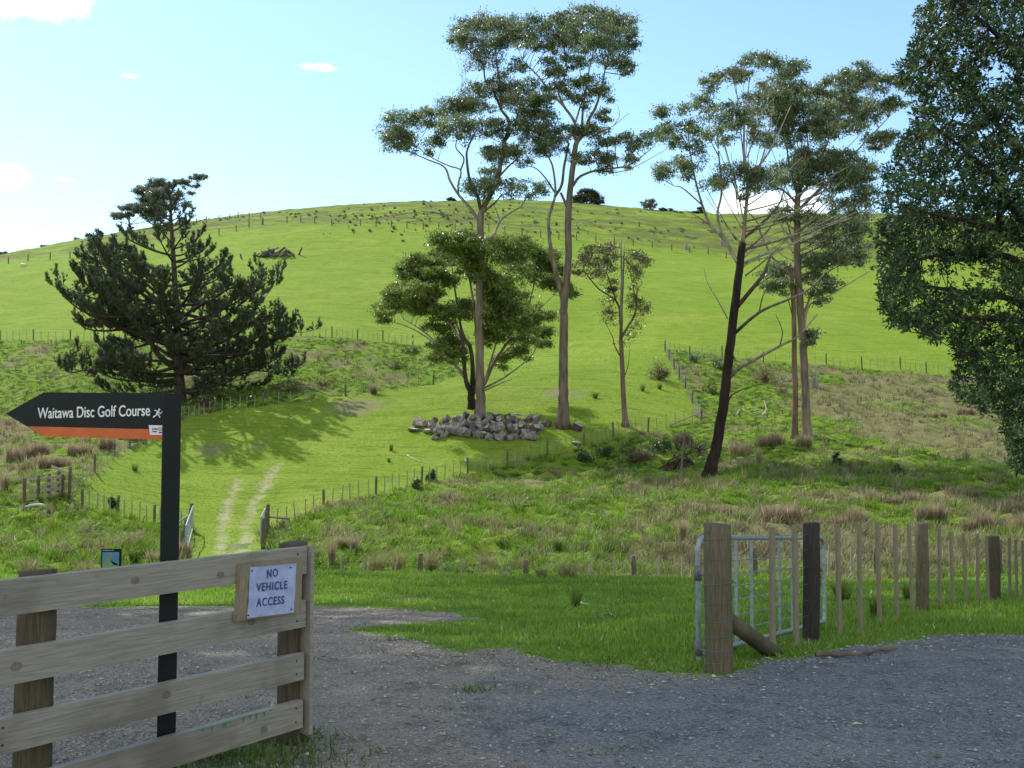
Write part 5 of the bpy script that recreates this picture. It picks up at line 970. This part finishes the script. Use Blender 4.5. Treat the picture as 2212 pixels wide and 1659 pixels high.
# map board
def map_board():
    d = 22.0; p = at(241, 1200, d); gz = hz(p[0], p[1]); root = thing('map_board', 'black framed park map board with a blue map beyond the rail fence', 'sign', (p[0], p[1], gz))
    def rect(name, x0, y0, x1, y1, yo, th, mat, par):
        a_, b_ = at(x0, y0, d), at(x1, y1, d); ac = Acc(); ac.box(((a_[0] + b_[0]) / 2 - p[0], yo - th / 2 + 0, (a_[2] + b_[2]) / 2 - gz), b_[0] - a_[0], th, a_[2] - b_[2]); return ac.build(name, mat, par)
    fr = rect('panel', 220.5, 1184.5, 262, 1249, 0, .04, M['signdark'], root); mp = rect('map', 223, 1192, 258, 1246, -.041, .003, M['mapblue'], root)
    Zc = lambda x, y: ((360 + x * .0844) * .553, (2100 + y * .0844) * .553)
    pts = [Zc(*q_) for q_ in [(880, 660), (960, 720), (930, 830), (910, 900), (950, 1000), (950, 1150), (1000, 1220), (1150, 1270), (1260, 1250), (1260, 1480), (520, 1480), (520, 1200), (600, 1120), (690, 1060), (660, 960), (680, 880), (760, 900), (860, 830), (850, 740)]]
    ac = Acc(); f_ = [np.array((at(x, y, d)[0] - p[0], -.0465, at(x, y, d)[2] - gz)) for x, y in pts]; cnt = np.mean(f_, 0); m = len(f_); bm_f = [(i, (i + 1) % m, m) for i in range(m)]; ac.add(f_ + [cnt], bm_f); ac.build('land_shape', M['mapland'], mp)
    lettering('lettering', 'Waitawa Regional Park', 24.5 * d / F, 2.6 * d / F, M['white'], fr, Matrix.Translation((at(235.5, 1188.5, d)[0] - p[0], -.043, at(235.5, 1188.5, d)[2] - gz)))
    for x in (224, 258): q_ = at(x, 1249, d); ac = Acc(); ac.box((q_[0] - p[0], .01, (q_[2] - gz) / 2 - .1), .06, .04, q_[2] - gz + .2); ac.build('leg', M['signdark'], root)
map_board()
# ------------------------------------------------------------------ log heap, brush pile, clumps, bushes, sticks
BARKC = [(.15, .14, .13), (.20, .19, .175), (.10, .092, .085), (.23, .215, .2)]; CUTC = [(.33, .30, .26), (.24, .225, .205), (.40, .36, .30)]
def log_mesh(r, L, seed, cutc=None, bark=None):
    a = Acc(); n = 13; an = np.arange(n) * 2 * math.pi / n; rr = r * (1 + rng.normal(0, .025, n)); b = np.array(bark or random.choice(BARKC)); c = np.array(cutc or random.choice(CUTC))
    for zz in (0,):
        ring = lambda z, s: np.c_[rr * s * np.cos(an), rr * s * np.sin(an), np.full(n, z) + rng.normal(0, .012, n)]
        v = np.vstack([ring(-L / 2, .97), ring(0, 1.03), ring(L / 2, .97)]); f = [(k_ * n + i, k_ * n + (i + 1) % n, (k_ + 1) * n + (i + 1) % n, (k_ + 1) * n + i) for k_ in (0, 1) for i in range(n)]
        a.add(v, f, b * rng.uniform(.75, 1.2, (3 * n, 1)))
        for z, o_ in ((-L / 2, -1), (L / 2, 1)):
            cap = np.vstack([ring(z + .004 * o_, .96), [[0, 0, z + .012 * o_]]]); a.add(cap, [(i, (i + 1) % n, n) if o_ > 0 else ((i + 1) % n, i, n) for i in range(n)], c * rng.uniform(.8, 1.15, (n + 1, 1)))
    return a.mesh('cut_log', M['bark'])
LM = [log_mesh(random.uniform(.15, .3), random.uniform(.22, .6), i) for i in range(14)]
rows = [(905, 1185, 920, 28), (925, 1175, 930, 30), (935, 1160, 941, 28), (1020, 1150, 951, 18), (985, 1130, 914, 14)]
nlog = 0
for x0, x1, y, n in rows:
    for i in range(n):
        px = x0 + (x1 - x0) * (i + random.random()) / n; g = ground(px, y + random.uniform(-4, 4) + (2 if y < 945 else 0))
        o = link('cut_log', random.choice(LM)); lift = .15 + (.3 if (random.random() < .55 and 915 < px < 1160 and y < 946) else 0) + (.22 if y == 912 else 0)
        o.location = g + (0, 0, lift); o.rotation_euler = (random.choice((0, 1.57, 1.2, .5)) + random.gauss(0, .3), random.gauss(0, .35), random.uniform(0, 6.3)); nlog += 1
        tag(o, 'grey cut log round lying in the jumbled heap below the tall gum trunk', 'log', 'cut logs of the heap under the tall gum')
for px, py, r, L, rx, rz, lb, cc in [(903, 925, .42, .42, 1.1, .5, 'big pale log round leaning at the left end of the log heap', (.48, .42, .3)), (893, 932, .4, .16, .1, 0, 'flat pale log slice lying at the far left of the log heap', (.5, .44, .32)), (926, 936, .4, .2, .12, 0, 'flat round log slice with a bright top in front of the heap left end', (.5, .45, .36)), (940, 950, .3, .2, .15, 1, 'small log slice lying on the grass in front of the log heap', (.45, .4, .3)), (1150, 951, .45, .3, .1, .4, 'square cut grey block at the right front of the log heap', (.3, .29, .28)), (1247, 935, .38, .42, .5, .8, 'lone grey log round on the grass right of the forked gum', (.34, .33, .31)), (1146, 914, .25, .5, 1.4, .6, 'brown ended log on top of the heap right end', (.36, .24, .15)), (1245, 963, .35, .12, .1, .3, 'flat log slice lying by the fence below the forked gum', (.4, .38, .34))]:
    o = link('cut_log', log_mesh(r, L, 1, cc)); g = ground(px, py); o.location = g + (0, 0, max(.08, r * .5 * math.sin(rx) + L * .4)); o.rotation_euler = (rx, .1, rz); tag(o, lb, 'log', 'cut logs of the heap under the tall gum')
a = Acc(); g0, g1 = ground(942, 938), ground(1020, 950); pth = smooth_path([g0 + (0, 0, .3), g0 * .6 + g1 * .4 + (0, 0, .36), g1 + (0, 0, .2)], 5); a.tube(pth, np.linspace(.24, .4, len(pth)) * np.array([1, 1, 1.04, 1, 1.05, .97, 1.04, .98, 1.05, .97, 1]), 12, (.15, .145, .135)); tag(a.build('long_log', M['bark']), 'long grey trunk section with saw cuts lying along the front of the heap', 'log')
# brush pile up the hill
g = ground(590, 556)
for i in range(44):
    L = random.uniform(1.2, 3.2); x = random.gauss(0, 1.8); y = random.gauss(0, .6); z = max(.1, 1.2 * math.exp(-(x / 2.8) ** 2) * random.random()); a = Acc()
    a.tube(np.array([(-L / 2, 0, 0), (0, random.gauss(0, .2), random.gauss(0, .15)), (L / 2, 0, 0)]), (random.uniform(.1, .22), .16, .07), 6, random.choice([(.13, .125, .12), (.08, .075, .07), (.25, .24, .22)])); o = a.build('dead_log', M['bark']); xx, yy_ = g[0] + x, g[1] + y
    o.location = (xx, yy_, hz(xx, yy_) + z); o.rotation_euler = (0, random.gauss(0, .3), random.uniform(0, 3.1)); tag(o, 'grey dead log in the brush pile alone on the green hill', 'log', 'dead logs of the brush pile on the hill')
# bleached logs and rush clumps of the rough crest
for px, py, L in [(803, 474, 3.5), (1090, 470, 3), (1085, 493, 3), (1160, 484, 4), (1278, 486, 5), (1330, 500, 3), (1410, 506, 2), (1436, 513, 2), (1425, 522, 2), (1475, 497, 3), (1547, 502, 4), (880, 466, 4), (960, 470, 6), (1020, 474, 5), (905, 478, 5), (1250, 495, 3), (1380, 490, 4), (1580, 520, 3), (850, 470, 5), (930, 462, 5), (1500, 515, 4)]:
    if py > 1: g = ground(px, py); a = Acc(); a.tube(np.array([(-L / 2, 0, .1), (0, .1, .3), (L / 2, 0, .15)]), (.15, .13, .06), 6, random.choice([(.3, .28, .25), (.16, .14, .12), (.4, .38, .34)])); o = a.build('bleached_log', M['bark']); o.location = g; o.rotation_euler = (0, random.gauss(0, .15), random.gauss(.3, .8)); tag(o, 'bleached fallen log among the rushes of the rough hill crest', 'log', 'fallen logs scattered over the rough crest')
def clump_mesh(name, n, h, sp, w, pal, droop=.5):
    a = Acc(); th = rng.uniform(0, 6.3, n); r = sp * rng.random(n) ** .6; c = np.c_[r * .45 * np.cos(th), r * .45 * np.sin(th), np.full(n, -.03)]; hh = h * rng.uniform(.55, 1.1, n)
    lean = np.c_[r * np.cos(th), r * np.sin(th)] * (1 + droop * rng.random((n, 1))) + rng.normal(0, sp * .15, (n, 2)); col = np.array(pal)[rng.integers(0, len(pal), n)] * rng.uniform(.7, 1.3, (n, 1)); blades(a, c, hh, np.full(n, w) * rng.uniform(.6, 1.3, n), lean, col); return a.mesh(name, M['grass'])
BR_P = [(.36, .285, .19), (.28, .215, .14), (.43, .36, .25), (.2, .15, .10)]; GR_P = [(.10, .17, .03), (.14, .2, .04), (.07, .12, .025)]; DK_P = [(.15, .19, .06), (.20, .22, .09), (.24, .22, .13)]; TAN_P = [(.34, .29, .17), (.28, .25, .12), (.2, .2, .07)]
CM = [clump_mesh('rush_clump', 46, 1.0, .55, .22, DK_P) for _ in range(4)]
random.seed(5)
for i in range(285):
    px = random.uniform(440, 1600); t = random.random(); yt = np.interp(px, [440, 700, 900, 1100, 1300, 1500, 1600], [477, 449, 439, 437, 450, 466, 468]); yb = np.interp(px, [440, 620, 700, 900, 1168, 1327, 1490, 1600], [478, 475, 482, 488, 508, 522, 541, 556])
    if i % 3 == 0: px = random.gauss(900, 130)
    if i % 3 == 0: t = random.uniform(.3, .7)
    g = ground(px, yt + (yb - yt) * t); o = link('rush_clump', random.choice(CM)); o.location = g; s = random.uniform(.2, .7); o.scale = (s, s, s * random.uniform(.6, 1.1)); o.rotation_euler = (0, 0, random.uniform(0, 6)); tag(o, 'dark rush clump growing on the rough upper hill near the crest', 'rush clump', 'rush clumps on the rough crest')
BC = [clump_mesh('brown_rush', 420, .9, .5, .018, BR_P, .6) for _ in range(4)]; BW = []
for _ in range(4):
    a_ = Acc()
    for sx_ in (-.55, -.3, -.05, .2, .42, .6):
        n = 150; th = rng.uniform(0, 6.3, n); r_ = .24 * rng.random(n) ** .6; hh_ = rng.uniform(.4, 1.0, n) * rng.uniform(.6, 1.0); yo = rng.uniform(-.15, .15)
        c_ = np.c_[sx_ + r_ * .5 * np.cos(th), yo + r_ * .5 * np.sin(th), np.full(n, -.03)]; le_ = np.c_[r_ * np.cos(th), r_ * np.sin(th)] * (1 + .5 * rng.random((n, 1))) + rng.normal(0, .05, (n, 2))
        blades(a_, c_, hh_, np.full(n, .018), le_, np.array(BR_P)[rng.integers(0, 4, n)] * rng.uniform(.7, 1.3, (n, 1)) * rng.uniform(.8, 1.2))
    BW.append(a_.mesh('brown_rush', M['grass']))
TC = [clump_mesh('straw_tussock', 240, .7, .75, .024, TAN_P, .9) for _ in range(3)]; GC = [clump_mesh('green_rush', 150, 1.0, .28, .013, GR_P, .2) for _ in range(3)]; FC = [clump_mesh('flax_bush', 90, .75, .85, .05, [(.12, .19, .05), (.18, .24, .09), (.09, .14, .03)], .8) for _ in range(2)]
CL = [  # picture column, row of the foot, height px, width px, kind, label
 (1475, 1190, 48, 26, BC, 'upright reddish brown rush clump left of the big round gate post'), (1690, 1130, 46, 95, BC, 'broad brown rush clump above the metal gate'), (1835, 1135, 50, 80, BC, 'broad brown rush clump above the battens right of the dark post'), (1600, 985, 48, 55, BC, 'wide brown rush clump just right of the dark leaning trunk'), (1665, 970, 40, 60, BC, 'pinkish brown rush clump left of the twin trunks'), (1475, 965, 40, 40, BC, 'brown rush clump by the leaning stake'), (1640, 1015, 45, 18, BC, 'narrow upright pink brown rush clump right of the dark leaning tree'), (1735, 965, 30, 40, BC, 'pale brown rush tuft at the foot of the twin trunks'),
 (2010, 1130, 45, 70, BC, 'brown rush clump above the second thick post of the right fence'), (2110, 1140, 45, 80, BC, 'dark brown rush clump above the third thick post of the right fence'), (2195, 1150, 50, 60, BC, 'brown rush clump at the right edge behind the fence'), (1560, 1115, 28, 50, BC, 'low tan rush clump just above the round gate post'), (1400, 1185, 26, 40, TC, 'low straw tussock near the left of the round gate post'), (1950, 1090, 30, 80, BC, 'brown rush patch under the hanging branch tips, left one'), (2080, 1075, 30, 90, BC, 'brown rush patch under the hanging branch tips, right one'), (2020, 905, 20, 60, BC, 'small pink brown rush patch on the tan slope, left of two'), (2085, 895, 22, 40, BC, 'small pink brown rush patch on the tan slope, right of two'), (1800, 1005, 25, 40, BC, 'brown rush tuft on the shaded bank right of the twin trunks'),
 (716, 1222, 58, 30, BC, 'tall reddish brown rush clump just right of the rail fence end'), (765, 1200, 40, 30, BC, 'reddish brown rush clump right of the tallest one by the rail fence'), (745, 1195, 30, 45, BC, 'low brown rush clump between two taller ones by the rail fence'), (680, 1215, 40, 40, TC, 'straw tussock right behind the rail fence end board'), (815, 1235, 48, 60, TC, 'arching straw green tussock at the lawn edge'), (860, 1238, 50, 60, TC, 'arching green straw tussock right of a similar one at the lawn edge'), (930, 1235, 45, 60, TC, 'big drooping straw tussock beside the short fence post'), (1050, 1225, 40, 50, TC, 'tussock behind the low fence in the middle of the lawn edge'), (1225, 1250, 32, 70, TC, 'dry straw grass tuft along the low fence'), (1170, 1250, 28, 40, TC, 'dry straw grass tuft left of another along the low fence'), (985, 1240, 30, 50, GC, 'bright green tuft by the low fence'),
 (30, 1005, 50, 45, BC, 'brown rush clump at the left edge under the arrow sign, upper'), (75, 985, 45, 60, BC, 'brown rush clump below the tip of the arrow sign'), (110, 1010, 40, 60, BC, 'brown rush clump above the timber yard'), (170, 985, 35, 60, BC, 'brown rush clump right of the yard under the sign'), (10, 1062, 40, 30, BC, 'brown rush clump left of the timber yard'), (105, 1115, 32, 18, BC, 'orange brown rush tuft at the front post of the timber yard'), (230, 975, 40, 40, BC, 'thin brown rush clump by the left fence posts'), (807, 850, 26, 34, BC, 'brown rush clump on the fence line left of the log heap'), (395, 1212, 48, 40, BC, 'brown rush clump beside the sign post under the netting gate'), (60, 1240, 40, 70, TC, 'straw tussock at the left behind the rail fence'), (180, 1238, 40, 60, TC, 'straw tussock left of the map board'), (290, 1215, 30, 40, GC, 'bright green tuft right of the map board'), (340, 1218, 36, 50, BC, 'brown rush clump between map board and sign post'),
 (1262, 1200, 34, 40, FC, 'glossy strap leaved flax bush on the bank, upper left of the group'), (1310, 1205, 40, 55, FC, 'largest glossy flax bush in the middle of the group'), (1350, 1200, 36, 45, FC, 'glossy flax bush on the bank, right of the group'), (1290, 1222, 28, 40, FC, 'small flax bush lowest of the group on the bank'), (1135, 1200, 26, 36, FC, 'small flax bush left of the flax group'), (1205, 1195, 24, 36, FC, 'low flax bush between the flax group and a smaller one'),
 (1243, 1315, 46, 36, GC, 'dark green rush clump standing alone on the near lawn'), (1893, 1335, 52, 46, GC, 'green rush clump growing through the battens of the right fence'), (1820, 1298, 46, 55, GC, 'thin green rush clump behind the battens of the right fence'), (1958, 1300, 40, 30, GC, 'thin green rush clump left of the second thick post'), (1425, 842, 14, 16, GC, 'small rush tuft in the paddock below the round bush'), (1388, 848, 16, 14, GC, 'rush tuft in the paddock right of the broken topped tree'), (1285, 860, 14, 22, GC, 'rush tuft in the paddock right of the forked gum trunk'), (845, 975, 16, 14, GC, 'rush tuft on the grass left of the log heap'), (840, 1000, 10, 12, GC, 'lower small rush tuft on the grass left of the log heap'), (292, 1018, 16, 20, GC, 'rush tuft in the paddock just left of the sign post'), (1385, 1000, 30, 40, BC, 'brown rush clump at the shaded fence below the broken tree')]
for px, py, hp, wp, kind, lb in CL:
    wide = kind is BC and wp > 38
    g = ground(px, py); s = g[1] / F; nm = kind[0].name.split('.')[0]; o = link(nm, random.choice(BW if wide else kind)); o.location = g
    bh, bw = {'brown_rush': (.8, 1.35), 'straw_tussock': (.62, 1.9), 'green_rush': (.85, .6), 'flax_bush': (.65, 2.0)}[nm]; sx = wp * s / (1.6 if wide else bw); o.scale = (sx, min(sx, 2.2), hp * s / bh); o.rotation_euler = (0, 0, random.uniform(-.3, .3) if wide else random.uniform(0, 6) if sx < 1.6 else 0)
    tag(o, lb, {'brown_rush': 'rush clump', 'straw_tussock': 'tussock', 'green_rush': 'rush clump', 'flax_bush': 'flax'}[nm], {'brown_rush': 'brown rush clumps', 'straw_tussock': 'straw tussocks', 'green_rush': 'green rushes', 'flax_bush': 'flax bushes on the bank'}[nm])
# leafy bushes
def bush(name, px, py, hp, wp, label, pal, n=1500, L=.14, group=None, mat='leaf'):
    g = ground(px, py); s = g[1] / F; hh, ww = hp * s, wp * s / 2; root = thing(name, label, 'bush', g, group=group); ac, al = Acc(), Acc(); m = max(12, int(ww * hh * 14)); v = rng.normal(0, 1, (m, 3)); v /= np.linalg.norm(v, axis=1)[:, None]; v[:, 2] = np.abs(v[:, 2]) * .9 + .08; v *= rng.random((m, 1)) ** .4
    S = v * (ww, ww * .9, hh); 
    for p in S[:40]: ac.tube(np.array([(0, 0, -.05), p * .5 + (0, 0, .05 * hh), p]), (.03, .02, .006), 4, (.12, .09, .07), cap=False)
    sg = .16 * (ww * hh) ** .5; leaf_quads(al, (S[:, None] + rng.normal(0, sg, (m, max(6, n // m), 3))).reshape(-1, 3), L, L * .4, pal, (0, 0, .3)); ac.build('stems', M['bark'], root); al.build('foliage', M[mat], root)
bush('round_bush', 1424, 822, 42, 46, 'round brown green bush casting a shadow by the steep fence', [(.10, .075, .03), (.07, .06, .025), (.13, .10, .04)], 2600, .12)
bush('dead_bush', 1655, 828, 52, 62, 'dry brown dead bush behind the pale branch by the twin trunks', [(.22, .15, .10), (.3, .21, .14), (.16, .11, .07)], 2600, .12)
bush('dead_bush', 1690, 852, 30, 40, 'smaller dry brown dead bush right below the larger one', [(.22, .15, .10), (.3, .21, .14)], 1200, .12)
DG = [(.03, .06, .022), (.045, .085, .03), (.06, .10, .03)]; YG = [(.12, .17, .015), (.17, .21, .02), (.07, .11, .015)]
for px, py, hp, wp, lb, pal in [(1310, 985, 24, 60, 'low dark green shrub behind the fence below the forked gum', DG), (1375, 1000, 42, 90, 'large dark green shrub left of the upturned roots', DG), (1260, 1000, 24, 50, 'small dark green shrub at the shaded fence', DG), (1430, 985, 30, 50, 'dark green shrub above the upturned roots', DG), (1500, 782, 22, 24, 'spiky pale green young plant above the rough bank by the steep fence', [(.12, .18, .07), (.18, .24, .12)]), (1560, 800, 22, 60, 'green shrub behind the dark leaning trunk', DG), (1535, 850, 30, 36, 'bright green shrub on the rough bank by the steep fence', YG), (1580, 780, 24, 16, 'dark upright shrub right of the dark leaning trunk', DG),
    (540, 862, 30, 90, 'yellow green gorse bush right of the pine foot', YG), (620, 848, 26, 80, 'yellow green gorse bush between the pine and the fence', YG), (700, 835, 22, 80, 'yellow green gorse bush above the fence left of the log heap', YG), (480, 868, 32, 50, 'yellow green gorse bush under the pine limbs', YG), (445, 882, 70, 70, 'dark thicket beside the pine trunk', DG), (330, 868, 34, 80, 'dark shrub under the left pine limbs', DG), (250, 868, 22, 50, 'small dark shrub left of the pine foot', DG), (890, 765, 14, 50, 'green shrub at the end of the left hill fence', DG), (860, 800, 24, 60, 'green bracken clump above the fence left of the spreading tree', [(.09, .15, .025), (.13, .18, .03)]), (245, 1100, 26, 22, 'small dark bush behind the short fence by the yard', DG), (933, 1040, 26, 20, 'small leafy shrub at a post of the lower right fence', DG), (900, 1060, 22, 20, 'pale leafy sapling on the bank below the fence', [(.15, .2, .08), (.2, .25, .12)]), (1810, 1010, 26, 22, 'small green shrub in the shade right of the twin trunks', DG), (1940, 1030, 26, 26, 'small green shrub on the tan slope', [(.08, .13, .03), (.11, .16, .04)])]:
    bush('shrub', px, py, hp, wp, lb, pal, 900, .16, 'shrubs of the banks')
# upturned roots, stake, fallen branches, stump
g = ground(1465, 1012); a = Acc(); n = 26; vv = []; an = np.arange(n) * 2 * math.pi / n
prof_ = [(-.1, 1.1, .6), (.12, 1.0, .52), (.3, .75, .42), (.48, .5, .3), (.6, .2, .15)]
for z, rx, ry in prof_: k_ = 1 + rng.normal(0, .14, n); vv.append(np.c_[rx * np.cos(an) * k_ + .4 * z, ry * np.sin(an) * k_, z + rng.normal(0, .1, n)])
a.add(np.vstack(vv), [(k_ * n + i, k_ * n + (i + 1) % n, (k_ + 1) * n + (i + 1) % n, (k_ + 1) * n + i) for k_ in range(4) for i in range(n)] , (.045, .036, .025)); a.f.append(4 * n + np.arange(n)); a.n.append(np.array([n])); a.m.append(np.array([0])); root = thing('upturned_roots', 'dark upturned root mass of a fallen tree beside the leaning stake', 'root mass', g); a.build('root_plate', M['bark'], root)
for i in range(44):
    t = random.uniform(0, 3.1); r_ = random.uniform(.2, 1.2); p = np.array((r_ * math.cos(t) + .5, -.2, .4 + abs(r_ * math.sin(t)))); e = p + (random.gauss(.1, .5), random.gauss(0, .3), random.uniform(.1, .7)); b = Acc(); b.tube(smooth_path([p, (p + e) / 2 + rng.normal(0, .1, 3), e], 3), np.linspace(random.uniform(.03, .07), .01, 7), 5, random.choice([(.10, .085, .065), (.05, .042, .032), (.17, .15, .12)])); b.build('root', M['bark'], root)
g = ground(1472, 1034); a = Acc(); a.tube(smooth_path([(0, 0, -.2), (.05, 0, 1.0), (.12, 0, 1.9), (.24, 0, 2.75)], 4), np.linspace(.075, .035, 13), 7, (.16, .13, .10)); o = a.build('wooden_stake', M['bark'], smooth=True); o.location = g; tag(o, 'thin leaning grey stake left of the dark trunk', 'stake')
def stick(name, pts, r, col, label, cat='branch', hh=.03):
    P_ = [ground(*p) for p in pts]; o0 = P_[0]; a = Acc(); Q = smooth_path([p - o0 + (0, 0, hh) for p in P_], 5); Q[1:-1] += rng.normal(0, r * .22, (len(Q) - 2, 3)); a.tube(Q, np.linspace(r, r * .45, len(Q)), 7, col); o = a.build(name, M['bark'], smooth=True); o.location = o0; tag(o, label, cat)
stick('fallen_branch', [(1762, 1421), (1800, 1418), (1845, 1419), (1895, 1412), (1938, 1410)], .022, (.15, .115, .085), 'long brown stick on the gravel edge right of the diagonal stay')
stick('fallen_branch', [(1255, 1306), (1262, 1310), (1272, 1316)], .014, (.55, .5, .43), 'short bleached stick beside the lone rush clump on the lawn', hh=.06)
stick('fallen_branch', [(1300, 1332), (1315, 1331), (1328, 1335)], .016, (.33, .27, .19), 'short brown root on the lawn right of the lone rush clump')
stick('fallen_branch', [(1102, 896), (1125, 897), (1150, 902)], .06, (.4, .36, .3), 'pale fallen branch on the grass behind the log heap')
stick('fallen_branch', [(1004, 1003), (1012, 1012)], .07, (.6, .58, .53), 'white broken branch leaning by the fence left of the shaded shrubs', hh=.3)
stick('fallen_branch', [(880, 985), (900, 998), (930, 1005)], .03, (.5, .47, .42), 'thin pale branch on the grass above the lower right fence')
stick('fallen_branch', [(1330, 888), (1350, 885), (1375, 886)], .03, (.45, .42, .36), 'thin pale stick on the grass behind the broken topped tree')
for pts, lb in [([(1590, 905), (1600, 893), (1612, 900)], 'bleached hooped branch nearest the dark trunk on the bank'), ([(1620, 905), (1640, 896), (1655, 900)], 'low bleached branch in the middle of the dead tangle'), ([(1645, 905), (1655, 888), (1650, 875)], 'curled bleached branch on top of the dead tangle'), ([(1635, 912), (1660, 905), (1672, 908)], 'bleached branch at the right of the dead tangle')]:
    stick('fallen_branch', pts, .05, (.42, .37, .3), lb, hh=.25)
g = ground(1760, 840); a = Acc(); an = np.arange(10) * .628
a.tube([(0, 0, -.2), (0, 0, .4), (0, 0, .8)], (.42, .34, .3), 9, (.22, .2, .18))
for i in range(5): a.tube([(.2 * math.cos(i * 1.3), .2 * math.sin(i * 1.3), .6), (.22 * math.cos(i * 1.3), .22 * math.sin(i * 1.3), .9), (.24 * math.cos(i * 1.3), .24 * math.sin(i * 1.3), random.uniform(.95, 1.25))], (.09, .07, .02), 5, (.24, .22, .2))
o = a.build('tree_stump', M['bark']); o.location = g; tag(o, 'jagged grey tree stump right of the twin trunks', 'stump')
for px, py, lb in [(1483, 541, 'small grey stump beside a post of the hill fence, left of two'), (1560, 533, 'small grey stump above the hill fence, right of two')]:
    g = ground(px, py); a = Acc(); a.tube([(0, 0, -.3), (0, 0, .5), (.1, 0, 1.0)], (.6, .38, .2), 8, (.2, .19, .17)); o = a.build('tree_stump', M['bark']); o.location = g; tag(o, lb, 'stump')
g = ground(1728, 706); a = Acc(); a.tube([(0, 0, -.2), (0, 0, 1.2), (0, 0, 2.6)], .08, 7); o = a.build('marker_post', M['oldbatten']); o.location = ground(1730, 712); tag(o, 'single pale marker post on the hill right of the twin trunks', 'post')
# sheep far up the slope
def sheep(px, py, label, rz):
    g = ground(px, py); a = Acc(); n = 12
    sec = [(-.62, .04, .62), (-.58, .2, .62), (-.4, .3, .6), (0, .33, .58), (.35, .3, .6), (.52, .2, .66), (.66, .13, .6), (.8, .12, .48), (.95, .07, .36), (1.0, .03, .33)]; an = np.arange(n) * 2 * math.pi / n
    v = np.vstack([np.c_[np.full(n, x), r * np.cos(an), z + r * 1.05 * np.sin(an)] for x, r, z in sec]); col = np.where(v[:, :1] > .7, (.3, .28, .25), (.66, .62, .52))
    a.add(v, [(k_ * n + i, k_ * n + (i + 1) % n, (k_ + 1) * n + (i + 1) % n, (k_ + 1) * n + i) for k_ in range(len(sec) - 1) for i in range(n)], col)
    for x in (-.42, .36):
        for y in (-.15, .15): a.tube([(x, y, .55), (x + .03, y, .28), (x, y, -.02)], (.08, .05, .04), 6, (.35, .32, .28))
    for y in (-.1, .1): a.tube([(.72, y, .6), (.7, y * 1.8, .6), (.69, y * 2.4, .57)], (.03, .04, .01), 5, (.4, .36, .32))
    o = a.build('sheep', M['paint'], smooth=True); o.location = g; o.rotation_euler = (0, 0, rz); o.scale = (.75,) * 3; tag(o, label, 'sheep')
sheep(50, 578, 'white sheep grazing on the slope at the far left', .4); sheep(274, 570, 'white sheep grazing half hidden behind the pine', 2.6)
